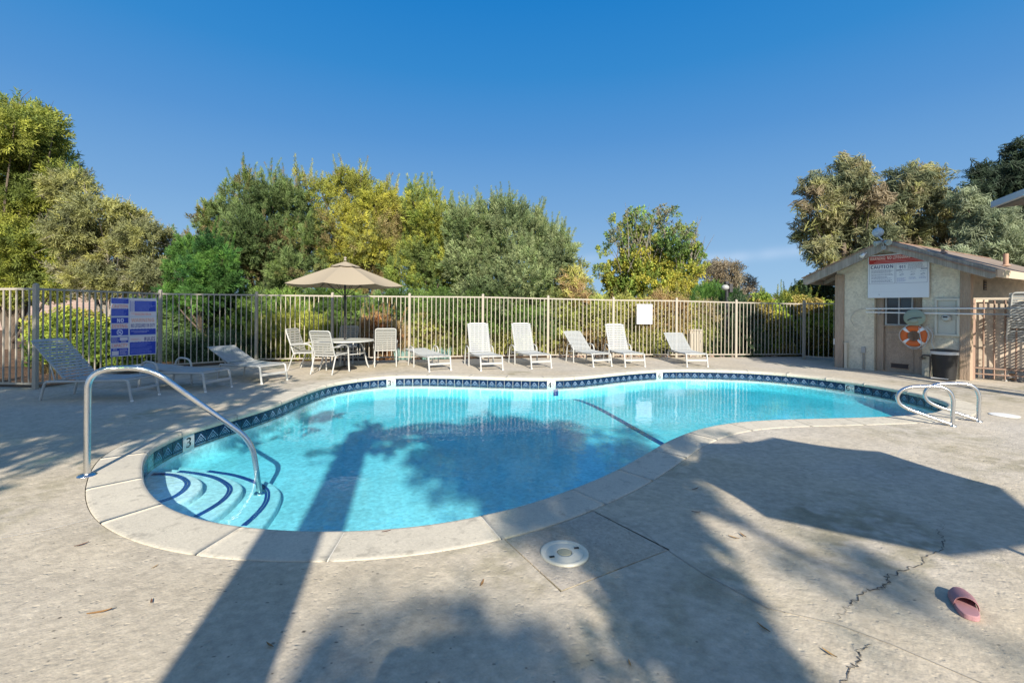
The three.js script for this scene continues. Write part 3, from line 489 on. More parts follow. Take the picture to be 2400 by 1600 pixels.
// ---------------------------------------------------------------- the hut at the deep end
const HUT_TURN = Math.atan2(-hutE.z, hutE.x), inHut = (o) => { o.position.copy(hutA); o.rotation.y = HUT_TURN; o.scale.x = 1.026; return o; };
{
  const h = inHut(thing('pool_hut', 'small cream stucco pool hut with brown trim and gabled shingle roof', 'hut')), W = 2.237, DEEP = 6, mid = 1.118, ridge = 2.985, slope = .447, over = .42;
  const roofY = (t) => ridge - slope * Math.abs(t - mid);
  // front wall: gable outline with the recess cut out; the wall has thickness
  const gable = new THREE.Shape([[0, 0], [W, 0], [W, roofY(W) - .13], [mid, ridge - .13], [0, roofY(0) - .13]].map(([x, y]) => new THREE.Vector2(x, y)));
  gable.holes.push(new THREE.Path([[.775, .001], [1.632, .001], [1.632, 1.78], [.775, 1.78]].map(([x, y]) => new THREE.Vector2(x, y))));
  part('front_wall', new THREE.ExtrudeGeometry(gable, { depth: .16, bevelEnabled: false }).translate(0, 0, -.16), creamMat, h);
  part('side_wall', box(.16, roofY(0) - .16, DEEP - .16, .08, (roofY(0) - .16) / 2, -.16 - (DEEP - .16) / 2), creamMat, h);
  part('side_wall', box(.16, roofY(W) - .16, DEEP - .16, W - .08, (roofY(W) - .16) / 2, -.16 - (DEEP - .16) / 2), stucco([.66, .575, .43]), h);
  part('rear_wall', box(W - .32, 2.2, .16, W / 2, 1.1, -DEEP + .08), creamMat, h);
  part('recess_panel', box(.855, 1.78, .05, 1.2035, .89, -.165), brownMat, h);
  part('recess_door', box(.50, .895, .03, 1.205, .4525, -.132, .006), brownMat, h);
  part('recess_board', box(.165, 1.05, .035, 1.545, .53, -.12, .006), brownMat, h);
  part('recess_side', box(.14, 1.75, .05, .85, .88, -.112, .006), brownMat, h);
  part('corner_board', box(.19, roofY(0) - .2, .20, .075, (roofY(0) - .2) / 2, -.06, .008), brownMat, h);
  part('corner_board', box(.16, roofY(W) - .17, .16, W + .07, (roofY(W) - .17) / 2, -.045, .008), brownMat, h);
  const vent = part('vent', box(.30, .075, .02, 1.21, .155, -.112), darkMat, h);
  part('frame', [box(.32, .012, .03, 1.21, .198, -.108), box(.32, .012, .03, 1.21, .112, -.108), box(.30, .008, .026, 1.21, .155, -.106)], std([.16, .09, .06], .8), vent);
  const win = part('window', [box(.03, .68, .05, .965, 1.42, -.105), box(.03, .68, .05, 1.435, 1.42, -.105), box(.5, .03, .052, 1.2, 1.085, -.104), box(.5, .03, .052, 1.2, 1.75, -.104), box(.03, .64, .045, 1.2, 1.418, -.106)], std([.36, .36, .35], .5), h);
  part('pane', box(.21, .64, .012, 1.083, 1.418, -.112), glassMat, win); part('pane', box(.21, .64, .012, 1.317, 1.418, -.118), glassMat, win);
  part('sill', box(.54, .03, .07, 1.2, 1.058, -.1), brownMat, win);
  // roof: sheathing, courses of shingles, fascia boards, rafters
  const t0 = -.56, t1 = 2.82, z0 = over, z1 = -DEEP - .4, len = z0 - z1, roof = new THREE.Group(); roof.name = 'roof'; h.add(roof);
  for (const [a, b] of [[t0, mid], [t1, mid]]) {
    const A = V(a, roofY(a) - .05, (z0 + z1) / 2), B = V(b, roofY(b) - .05, (z0 + z1) / 2), d = B.clone().sub(A), L = d.length(), ang = Math.atan2(d.y, d.x);
    part('sheathing', box(L, .05, len - .05, 0, 0, 0).rotateZ(ang).translate((A.x + B.x) / 2, (A.y + B.y) / 2, A.z), std([.22, .17, .13], .9), roof);
    const g = [], n = 15, R = rngOf(a < 0 ? 3 : 4);
    for (let i = 0; i < n; i++) { let z = z1; while (z < z0 + .02) { const w = Math.min(.2 + .16 * R(), z0 + .03 - z); if (w < .02) break; const p = A.clone().lerp(B, (i + .5) / n); g.push(box(L / n + .03, .014 + .008 * R(), w - .006, 0, .04 + .006 * R(), 0).rotateZ(ang + (a < mid ? -.05 : .05)).translate(p.x, p.y, z + w / 2)); z += w; } }
    part('shingles', g, std([.44, .28, .20], .95, { map: at(stuccoTex, .8, .8), bumpMap: at(concreteBump, 1, 1), bumpScale: .01 }), roof, 'stuff');
    const n2 = d.clone().normalize(), q = A.clone().setZ(z0 - .02), s = new THREE.Shape([[a, roofY(a) - .015], [mid, ridge - .015], [mid, ridge - .225], [a + (a < mid ? .07 : -.07), roofY(a) - .195], [a, roofY(a) - .165]].map(([x, y]) => new THREE.Vector2(x, y)));
    part('fascia', new THREE.ExtrudeGeometry(s, { depth: .04, bevelEnabled: true, bevelSize: .003, bevelThickness: .003, bevelSegments: 1 }).translate(0, 0, z0 - .045), fasciaMat, roof);
    part('eave_board', box(.035, .15, len - .06, a, roofY(a) - .09, (z0 + z1) / 2 - .03), a < 0 ? fasciaMat : std([.55, .45, .34], .75), roof);  // right board coloured paler, with the sunlight on it put into the paint
    for (let k = 0; k < 9; k++) part('rafter', bar(V(a + (a < mid ? .03 : -.03), roofY(a) - .115, z0 - .25 - k * .7), V(a < mid ? -.004 : W + .004, roofY(a < mid ? 0 : W) - .115, z0 - .25 - k * .7), .05, .08), fasciaMat, roof);
    part('soffit_beam', bar(V((a + (a < mid ? 0 : W)) / 2, roofY((a + (a < mid ? 0 : W)) / 2) - .13, z0 - .06), V((a + (a < mid ? 0 : W)) / 2, roofY((a + (a < mid ? 0 : W)) / 2) - .13, -.05), .06, .08), fasciaMat, roof);
  }
  const lv = part('louvre_vent', box(.014, .22, .16, W + .008, 1.98, -1.35), darkMat, h);
  for (let i = 0; i < 4; i++) part('slat', box(.02, .012, .16, W + .018, 1.9 + i * .055, -1.35), std([.42, .31, .17], .8), lv);
  for (const [n, z, t, r, hh] of [['vent_pipe', -2.55, 2.28, .045, .30], ['vent_cap', -.6, 1.78, .03, .10]]) part(n, [cyl(r, r, hh, t, roofY(t) - .02, z, 14), cyl(r + .05, r + .01, .04, t, roofY(t) - .01, z, 14)], std([.40, .25, .17], .7), h);
  // meter box
  const mb = part('meter_box', [box(.385, .045, .05, 2.037, 1.65, .022, .006), box(.385, .045, .05, 2.037, .905, .022, .006), box(.04, .70, .05, 1.865, 1.278, .022, .004), box(.04, .70, .05, 2.21, 1.278, .022, .004)], std([.56, .54, .46], .6), h);
  part('meter_door', [box(.305, .70, .014, 2.037, 1.278, .008), box(.26, .30, .012, 2.037, 1.07, .018, .004), box(.25, .22, .012, 2.037, 1.51, .018, .004)], std([.50, .49, .42], .6), mb);
  part('meter', new THREE.LatheGeometry([[0, .085], [.05, .083], [.066, .07], [.07, .03], [.08, .028], [.08, .0], [0, 0]].map(([x, y]) => new THREE.Vector2(x, y)), 32).rotateX(Math.PI / 2).translate(2.03, 1.265, .02), phys([.42, .44, .42], .18, { clearcoat: 1 }), mb);
  part('dial', box(.07, .028, .006, 2.03, 1.28, .104), blackMat, mb);
  const ob = part('outlet_box', box(.085, .14, .05, .58, .465, .026, .008), std([.36, .37, .36], .5), h);
  part('conduit', [cyl(.009, .009, .40, .565, 0, .018, 8), cyl(.009, .009, .40, .60, 0, .018, 8)], std([.38, .36, .32], .5), ob);
  part('drain_pipe', [cyl(.036, .036, .60, .228, 0, .05, 14), cyl(.045, .045, .04, .228, .58, .05, 14)], std([.58, .52, .41], .6), h);
  const sp = part('standpipe', pipe([V(1.785, 0, .05), V(1.785, .445, .05), V(1.66, .455, .05), V(1.655, .40, .09)], .016, .03, 40, 8), std([.11, .09, .075], .6), h);
  part('valve', [rod(V(1.64, .385, .05), V(1.70, .385, .05), .02), new THREE.TorusGeometry(.03, .007, 6, 18).translate(1.655, .385, .09)], std([.2, .15, .1], .5), sp);
  part('valve', rod(V(1.785, .33, .05), V(1.90, .33, .05), .012), std([.11, .09, .075], .6), sp);
  const wallLamp = inHut(thing('wall_lantern', 'small white plastic box on the left corner of the hut', 'box')); part('cover', box(.05, .15, .1, -.045, .62, -.06, .012), whitePlastic, wallLamp);

  // sign high on the gable
  const big = canvasTex(1024, 936, (c, w, hh) => {
    c.fillStyle = '#d9dde2'; c.fillRect(0, 0, w, hh);
    c.fillStyle = '#b3322e'; c.fillRect(18, 28, w - 36, 170);
    c.fillStyle = '#e9dcd8'; c.font = 'bold 82px sans-serif'; c.textAlign = 'center'; c.save(); c.translate(w / 2, 112); c.scale(.92, 1.15); c.fillText('WARNING: NO LIFEGUARD ON DUTY', 0, 0, 1040); c.restore();
    c.fillStyle = 'rgba(238,225,222,.75)'; for (const [x, y, l] of [[150, 136, 730], [110, 164, 800]]) for (let i = 0; i < l; i += 17) c.fillRect(x + i, y, 11, 9);
    c.strokeStyle = '#33406b'; c.lineWidth = 4; c.strokeRect(26, 212, 448, 420); c.strokeRect(494, 212, 504, 420);
    c.fillStyle = '#1d2a63'; c.font = 'bold 96px sans-serif'; c.textAlign = 'left'; c.fillText('CAUTION', 44, 300, 410);
    const fine = (x, y, l, n, gap, col = '#5b6584') => { c.fillStyle = col; for (let r = 0; r < n; r++) { let p = 0; const m = l * (.72 + .28 * hash(r, x, y)); while (p < m) { const q = 6 + 22 * hash(r, p, x); c.fillRect(x + p, y + r * gap, q, 8); p += q + 6; } } };
    fine(60, 330, 380, 4, 20); fine(60, 424, 390, 2, 20); fine(60, 476, 380, 3, 20); fine(60, 552, 390, 3, 20);
    c.fillStyle = '#1d2a63'; c.font = 'bold 92px sans-serif'; c.fillText('911', 548, 326, 110); fine(520, 228, 160, 1, 14); fine(690, 226, 290, 6, 20); c.fillStyle = '#1d2a63'; c.fillRect(500, 352, 100, 14); c.fillRect(900, 344, 98, 14);
    fine(610, 352, 270, 1, 14);
    c.strokeStyle = '#6d7795'; c.lineWidth = 5; for (const x of [590, 770, 930]) { c.beginPath(); c.ellipse(x, 456, 32, 16, -.3, 0, 6.3); c.stroke(); c.beginPath(); c.moveTo(x - 42, 470); c.lineTo(x + 20, 440); c.stroke(); }
    fine(545, 400, 90, 1, 12); fine(735, 396, 80, 1, 12); fine(890, 392, 80, 1, 12); fine(512, 520, 150, 5, 18, '#7d88b4'); fine(706, 510, 130, 3, 18, '#8d97b8'); fine(868, 504, 115, 3, 18, '#8d97b8');
    c.fillStyle = '#6a7080'; c.font = '34px sans-serif'; c.fillText('14', 182, 880); fine(80, 806, 700, 1, 10, '#cdd2d8');
  });
  const s = inHut(thing('warning_sign', 'white caution sign with red top band, high on the hut gable', 'sign')), board = part('board', box(1.095, 1.0, .022, 1.214, 2.195, .045, .004), std([.60, .62, .65], .5), s);
  part('print', new THREE.PlaneGeometry(1.085, .99).translate(1.214, 2.195, .0585), std('#ffffff', .5, { map: big }), board);

  const pol = inHut(thing('pool_pole', 'upper long white pool pole hung across the hut wall', 'pole', V(0, 0, 0), 0, 'white pool poles on the hut wall'));
  part('shaft', rod(V(.66, 1.447, .11), V(2.62, 1.462, .11), .0145), whitePlastic, pol); part('shadow_rod', rod(V(2.62, 1.462, .11), V(3.3, 1.467, .11), .013), greyMat, pol);  // grey rod stands in for the pole shadow beyond the white shaft
  const pol2 = inHut(thing('pool_pole', 'lower long white pool pole hung just above the orange ring', 'pole', V(0, 0, 0), 0, 'white pool poles on the hut wall'));
  part('shaft', rod(V(.66, 1.362, .11), V(2.6, 1.348, .11), .0145), whitePlastic, pol2); part('shadow_rod', rod(V(2.6, 1.348, .11), V(3.05, 1.345, .11), .013), greyMat, pol2);  // lower pole shadow, likewise built as a grey rod
  for (const x of [.9, 2.2]) part('hook', [box(.02, .05, .10, x, 1.425, .05), box(.02, .02, .03, x, 1.41, .115)], greyMat, pol);
  for (const x of [.9, 2.2]) part('hook', [box(.02, .05, .10, x, 1.335, .05), box(.02, .02, .03, x, 1.315, .115)], greyMat, pol2);
  const hook = inHut(thing('pole_hook', 'thin curved hook pole arching down the cream wall left of the window', 'hook')); part('rod', tube([V(.66, 1.447, .10), V(.50, 1.42, .06), V(.37, 1.32, .05), V(.33, 1.18, .05), V(.40, 1.03, .05)], .008, 40, 8), std([.45, .42, .36], .6), hook);
  const dish = inHut(thing('round_dish', 'round sage green dish hung above the orange life ring', 'dish'));
  part('disc', new THREE.LatheGeometry([[0, .035], [.10, .03], [.16, .012], [.186, -.006], [.186, -.014], [.15, 0], [0, .01]].map(([x, y]) => new THREE.Vector2(x, y)), 40).rotateX(Math.PI / 2).translate(1.545, 1.255, .145), std([.25, .31, .25], .6), dish);
  part('bowl', new THREE.SphereGeometry(.088, 24, 12, 0, Math.PI * 2, 0, Math.PI / 2).rotateX(Math.PI / 2).scale(1, .72, .55).translate(1.545, 1.19, .165), std([.27, .32, .26], .6), dish);
  part('handle', tube([V(1.44, 1.19, .17), V(1.52, 1.235, .21), V(1.6, 1.255, .205), V(1.68, 1.26, .165)], .008, 24, 8), darkMat, dish);
  const ring = inHut(thing('life_ring', 'orange life ring with white bands hanging on the hut wall', 'life ring')), RC = V(1.535, .86, .13);
  part('ring', new THREE.TorusGeometry(.168, .062, 16, 56).scale(1, 1, .75).translate(RC.x, RC.y, RC.z), std([.62, .125, .018], .5), ring);
  for (let k = 0; k < 4; k++) { const g = new THREE.TorusGeometry(.168, .066, 16, 6, .30).scale(1, 1, .78).rotateZ(Math.PI / 4 + k * Math.PI / 2 - .15).translate(RC.x, RC.y, RC.z); part('band', g, whitePlastic, ring); }
  const ropeMat = std([.66, .64, .58], .9), rp = []; for (let k = 0; k <= 64; k++) { const a = k / 64 * Math.PI * 2, r = .236 + .014 * Math.abs(Math.sin(2 * (a - Math.PI / 4))); rp.push(V(RC.x + Math.cos(a) * r, RC.y + Math.sin(a) * r, RC.z)); }
  part('rope', tube(rp, .007, 120, 6), ropeMat, ring);
  const ln = inHut(thing('throw_line', 'thin pale throw line drooping below the orange life ring', 'rope'));
  part('line', [tube([V(1.64, 1.05, .19), V(1.665, .86, .20), V(1.68, .70, .19), V(1.62, .60, .17), V(1.52, .585, .16), V(1.43, .63, .14), V(1.40, .70, .13)], .006, 60, 6), tube([V(1.72, 1.06, .15), V(1.78, .95, .16), V(1.77, .80, .17), V(1.74, .66, .18), V(1.66, .585, .18)], .005, 50, 6), tube([V(1.74, 1.07, .13), V(1.83, .92, .1), V(1.81, .74, .08), V(1.87, .55, .07), V(1.885, .40, .07)], .005, 50, 6)], std([.5, .56, .6], .9), ln);
  const can = thing('trash_can', 'tall black trash can with white liner rim before the hut', 'trash can', hutAt(2.10, 0, .36)); can.rotation.y = HUT_TURN;
  part('bin', new THREE.LatheGeometry([[0, .004], [.168, .004], [.172, .02], [.205, .555], [.195, .555], [.16, .03], [0, .03]].map(([x, y]) => new THREE.Vector2(x, y)), 36), std([.012, .012, .013], .55), can);
  part('liner', new THREE.LatheGeometry([[.19, .585], [.212, .60], [.217, .57], [.214, .53], [.208, .52]].map(([x, y]) => new THREE.Vector2(x, y)), 36), phys([.55, .56, .57], .5, { side: THREE.DoubleSide }), can);
  part('lid', new THREE.LatheGeometry([[0, .635], [.12, .63], [.2, .612], [.224, .602], [.226, .588], [.2, .588], [0, .59]].map(([x, y]) => new THREE.Vector2(x, y)), 36), std([.025, .025, .028], .4), can);
  part('pedal', box(.26, .02, .06, -.02, .04, .185, .006), std([.5, .5, .5], .4), can);

  // lights at the peak
  const fl = inHut(thing('flood_light', 'twin flood lights fixed under the peak of the hut gable', 'flood light'));
  part('bracket', [box(.09, .09, .05, 1.118, 2.80, .445, .01), rod(V(1.118, 2.84, .46), V(1.118, 2.93, .50), .012)], greyMat, fl);
  for (const s of [-1, 1]) part('lamp_head', new THREE.LatheGeometry([[0, -.02], [.03, -.02], [.045, .05], [.065, .11], [.055, .112], [0, .09]].map(([x, y]) => new THREE.Vector2(x, y)), 20).rotateX(1.9).rotateY(s * .9).translate(1.118 + s * .05, 2.925, .50), std([.30, .36, .34], .35), fl);
  const cam = inHut(thing('security_light', 'small white spotlight on the left slope of the hut gable', 'spotlight'));
  part('lamp_head', new THREE.LatheGeometry([[0, 0], [.025, 0], [.035, .05], [.045, .10], [0, .085]].map(([x, y]) => new THREE.Vector2(x, y)), 18).rotateX(2.3).rotateY(-.5).translate(.77, 2.70, .47), whitePlastic, cam); part('arm', rod(V(.79, 2.72, .425), V(.77, 2.70, .47), .012), whitePlastic, cam);
  const gl = inHut(thing('globe_lamp', 'round pale globe on a short stem at the hut roof peak', 'globe lamp'));
  part('globe', new THREE.SphereGeometry(.105, 28, 20).translate(.95, 3.18, .30), phys([.62, .72, .80], .25, { transmission: .45, thickness: 0 }), gl);
  part('stem', [rod(V(1.06, 2.96, .30), V(.955, 3.09, .30), .016), rod(V(.95, 3.27, .30), V(.95, 3.36, .30), .012)], std([.55, .63, .66], .5), gl);
}
// gate beside the hut
{
  const a = onLevel(2281, 888), b = onLevel(2404, 897), e = b.clone().sub(a).normalize(), c = a.clone().addScaledVector(e, 2.6), g = thing('side_gate', 'beige picket gate in front of the sunlit hut side wall', 'gate', V(0, 0, 0)), m = std([.30, .20, .15], .7), top = 1.66;
  part('top_rail', bar(a.clone().setY(top), c.clone().setY(top), .04, .045), std([.52, .45, .36], .5), g);
  part('rail', bar(a.clone().setY(.24), c.clone().setY(.24), .03, .03), m, g); part('rail', bar(a.clone().setY(.12), c.clone().setY(.12), .025, .025), m, g);
  for (let k = 0; k * .152 < 2.6; k++) { const p = a.clone().addScaledVector(e, k * .152); part(k ? 'picket' : 'post', k ? box(.02, top - .05, .02, p.x, .03 + (top - .05) / 2, p.z) : box(.05, top, .05, p.x, top / 2, p.z), m, g); }
  const sc = a.clone().addScaledVector(e, 1.32).add(V(-e.z, 0, e.x).multiplyScalar(e.x > 0 ? -.05 : .05)); part('screen', box(2.5, 1.33, .02).rotateY(Math.atan2(-e.z, e.x)).translate(sc.x, .93, sc.z - .03), stucco([.56, .47, .37]), g);
  part('latch', [box(.05, .08, .03, a.x + .2, .42, a.z + .03), new THREE.TorusGeometry(.035, .006, 6, 20).translate(a.x + .12, .36, a.z + .03)], std([.2, .14, .1], .5), g);
  const pump = thing('pump_pipes', 'low white pool plumbing with rusty fittings behind the gate', 'pipes', a.clone().addScaledVector(e, .35).add(V(.05, 0, -.32)), Math.atan2(-e.z, e.x));
  part('pipe', pipe([V(-.05, 0, 0), V(-.05, .34, 0), V(.75, .34, .02), V(.75, 0, .02)], .03, .06, 40, 10), whitePlastic, pump); part('fitting', [cyl(.06, .06, .1, .12, .29, 0, 14), cyl(.05, .05, .12, .42, .02, .05, 14)], std([.4, .2, .07], .8), pump); part('filter', new THREE.CylinderGeometry(.11, .11, .22, 20).translate(.28, .11, -.02), std([.62, .60, .54], .6), pump);
  // folded loungers leaning in a pile at the right edge
  const lean = (p, turn, tilt, back, label) => { const t = makeLounger(back, 0, label, 'folded loungers piled by the gate'), inner = new THREE.Euler(0, turn, tilt, 'YXZ'); t.rotation.copy(inner); t.position.copy(p); };
  const base = onLevel(2418, 905);
  lean(base.clone().add(V(.36, .0, -.42)), .9, -1.22, .04, 'upright folded lounger standing on its foot end by the gate');
  lean(base.clone().add(V(.62, .0, .25)), -.75, -1.05, .04, 'slatted lounger leaning lowest in the pile at the right edge');
}
// ---------------------------------------------------------------- notices on the fence
{
  // the board hangs a little askew of the fence line, turned towards the pool
  const c0 = atDepth(258, 760, 8.76), c1 = atDepth(366, 760, 9.36).setY(c0.y), bd = c1.clone().sub(c0), bn = V(-bd.z, 0, bd.x).normalize(); if (bn.dot(c0) > 0) bn.negate();
  const y1 = atDepth(262, 697.5, 8.76).y, y0 = atDepth(262, 836.5, 8.76).y, w = bd.length(), hh = y1 - y0;
  const o = thing('pool_rules_board', 'blue and white pool rules board of six panels on the shaded fence', 'sign', c0.clone().add(c1).multiplyScalar(.5).setY((y0 + y1) / 2), Math.atan2(bn.x, bn.z));
  part('backing', box(w, hh, .008, 0, 0, 0, .002), std([.62, .62, .62], .5), o);
  const blue = '#1638a8', pale = '#d9cfd2', red = '#d8806c';
  const tex = canvasTex(1024, 1320, (c) => {
    c.fillStyle = '#c9cbd6'; c.fillRect(0, 0, 1024, 1320); c.textBaseline = 'middle'; c.textAlign = 'center';
    const R = (x, y, w2, h2, f) => { c.fillStyle = f; c.fillRect(x, y, w2, h2); };
    const rows = (x, y, w2, n, gap, col = '#8794d6') => { c.fillStyle = col; for (let r = 0; r < n; r++) { let p = 0; const m = w2 * (.6 + .4 * hash(r, x, y)); while (p < m) { const q = 8 + 26 * hash(r, p, x); c.fillRect(x + p, y + r * gap, q, 8); p += q + 7; } } };
    const T = (s, x, y, px, w2, col, wt = 'bold') => { c.fillStyle = col; c.font = wt + ' ' + px + 'px sans-serif'; c.fillText(s, x, y, w2); };
    const ripple = (x, y, w2, col) => { c.fillStyle = col; c.beginPath(); c.moveTo(x, y + 20); for (let i = 0; i <= 40; i++) c.lineTo(x + w2 * i / 40, y + 8 * Math.sin(i * 1.3)); c.lineTo(x + w2, y + 20); c.fill(); };
    R(10, 14, 374, 112, blue); rows(30, 32, 330, 5, 18); R(10, 126, 374, 120, pale); T('CAUTION', 196, 190, 100, 350, red); R(10, 250, 374, 160, blue); ripple(10, 246, 374, blue); rows(30, 272, 330, 7, 19);
    R(408, 60, 600, 250, blue); R(420, 62, 90, 246, pale); rows(436, 78, 60, 12, 19, blue); rows(526, 78, 450, 12, 19); R(408, 14, 600, 46, pale); R(408, 316, 600, 98, pale); rows(440, 330, 540, 2, 32, red); T('PERSONS WITH', 708, 380, 52, 520, red);
    R(10, 440, 374, 130, blue); T('NO', 206, 508, 120, 160, '#e8e8f0'); R(10, 570, 374, 124, pale); T('DIVING', 196, 634, 116, 350, red); R(10, 700, 374, 150, blue); ripple(10, 696, 374, blue);
    c.strokeStyle = '#dfe3ef'; c.lineWidth = 13; c.beginPath(); c.arc(196, 778, 60, 0, 6.3); c.moveTo(154, 736); c.lineTo(238, 820); c.stroke(); c.lineWidth = 11; c.beginPath(); c.moveTo(158, 800); c.lineTo(186, 776); c.lineTo(232, 742); c.moveTo(186, 776); c.lineTo(214, 802); c.stroke();
    R(408, 440, 600, 260, '#e0d6d4'); T('WARNING', 708, 506, 116, 540, '#d99a80'); T('NO LIFEGUARD ON DUTY', 708, 634, 120, 560, '#27337f'); R(408, 716, 600, 134, blue); ripple(408, 712, 600, blue); rows(440, 756, 540, 1, 20, '#dfe3ef'); rows(500, 790, 420, 1, 20, '#dfe3ef');
    R(10, 880, 374, 130, blue); rows(24, 892, 150, 6, 19, pale); R(196, 890, 176, 70, pale); T('POOL', 284, 984, 44, 160, pale); R(10, 1010, 374, 124, pale); T('CAPACITY', 196, 1072, 104, 350, red); R(10, 1134, 374, 170, blue); T('SPA', 92, 1160, 50, 130, pale); R(26, 1196, 148, 96, pale); rows(196, 1160, 170, 7, 19, pale);
    R(408, 880, 600, 130, pale); rows(430, 930, 220, 2, 26, red); T('RULES', 864, 948, 128, 260, '#202a78'); R(408, 1012, 600, 292, blue); ripple(408, 1010, 600, blue); rows(430, 1036, 480, 5, 22); rows(430, 1160, 540, 6, 22);
    for (let i = 0; i < 500; i++) { c.fillStyle = `rgba(220,215,220,${.10 * hash(i, 1, 9)})`; c.fillRect(hash(i, 2, 9) * 1024, hash(i, 3, 9) * 1320, 60 * hash(i, 4, 9), 24 * hash(i, 5, 9)); }
  });
  const cells = [[0, 0, 396, 425], [396, 0, 628, 425], [0, 425, 396, 440], [396, 425, 628, 440], [0, 865, 396, 455], [396, 865, 628, 455]], m = std('#ffffff', .45, { map: tex });
  for (const [x, y, cw, ch] of cells) {
    const pw = cw / 1024 * w - .006, ph = ch / 1320 * hh - .006, g = new THREE.PlaneGeometry(pw, ph).translate((x + cw / 2) / 1024 * w - w / 2, hh / 2 - (y + ch / 2) / 1320 * hh, .0075), uv = g.attributes.uv;
    for (let i = 0; i < uv.count; i++) uv.setXY(i, (x + uv.getX(i) * cw) / 1024, 1 - (y + (1 - uv.getY(i)) * ch) / 1320);
    part('sign_panel', g, m, o);
  }
  const p = atDepth(1511, 736, 13.02), n = thing('paper_notice', 'plain white notice with faint grey print on the sunny fence', 'notice', p, 0), nt = canvasTex(256, 328, (c) => { c.fillStyle = '#bfbfc4'; c.fillRect(0, 0, 256, 328); c.fillStyle = '#92949e'; for (let r = 0; r < 15; r++) { let q = 24; while (q < 180 + 50 * hash(r, 1, 2)) { const w2 = 6 + 20 * hash(r, q, 5); c.fillRect(q, 50 + r * 17, w2, 6); q += w2 + 5; } } c.fillStyle = '#a9acb8'; c.fillRect(96, 22, 60, 12); });
  part('sheet', box(.45, .575, .012, 0, 0, 0, .003), std([.5, .5, .51], .5), n); part('print', new THREE.PlaneGeometry(.44, .565).translate(0, 0, .0075), std('#ffffff', .6, { map: nt }), n);
}
// ---------------------------------------------------------------- lamp post, cabinet, slim poles
{
  const p = atDepth(1703, 836, 14.0).setY(-.06), t = thing('lamp_post', 'dark lamp post with white lantern behind the fence', 'lamp post', p), dk = std([.03, .03, .035], .5);
  part('post', cyl(.055, .05, 2.05, 0, 0, 0, 14), dk, t); part('base', cyl(.09, .07, .16, 0, 0, 0, 14), dk, t);
  part('lantern', new THREE.SphereGeometry(.115, 20, 14).scale(1, .8, 1).translate(-.05, 2.14, 0), std([.36, .36, .35], .35), t); part('cap', [box(.10, .09, .12, -.01, 2.28, 0, .01), box(.1, .26, .16, .1, 2.12, 0, .01)], dk, t);
  const c = atDepth(1623, 830, 13.9).setY(-.06), k = thing('utility_cabinet', 'beige utility cabinet behind the fence next to the dark post', 'cabinet', c, .2);
  part('housing', box(.42, .80, .34, 0, .42, 0, .01), std([.40, .36, .29], .6), k); part('lid', box(.46, .04, .38, 0, .84, 0, .01), std([.44, .40, .33], .6), k); part('door', box(.36, .62, .02, 0, .42, .178, .006), std([.42, .38, .31], .6), k); part('handle', box(.02, .08, .025, .13, .5, .195), greyMat, k);
  for (const [x, z, h] of [[9.75, 1.9, 6.6], [10.25, 2.2, 6.0]]) { const g = thing('slim_pole', h > 6.3 ? 'taller slim pole outside the right edge, nearer the pool' : 'shorter slim pole outside the right edge, farther from the pool', 'pole', V(x, 0, -z), 0, 'slim poles outside the frame'); part('shaft', cyl(.045, .035, h, 0, 0, 0, 12), dk, g); part('foot', cyl(.09, .08, .03, 0, 0, 0, 16), dk, g); }
}
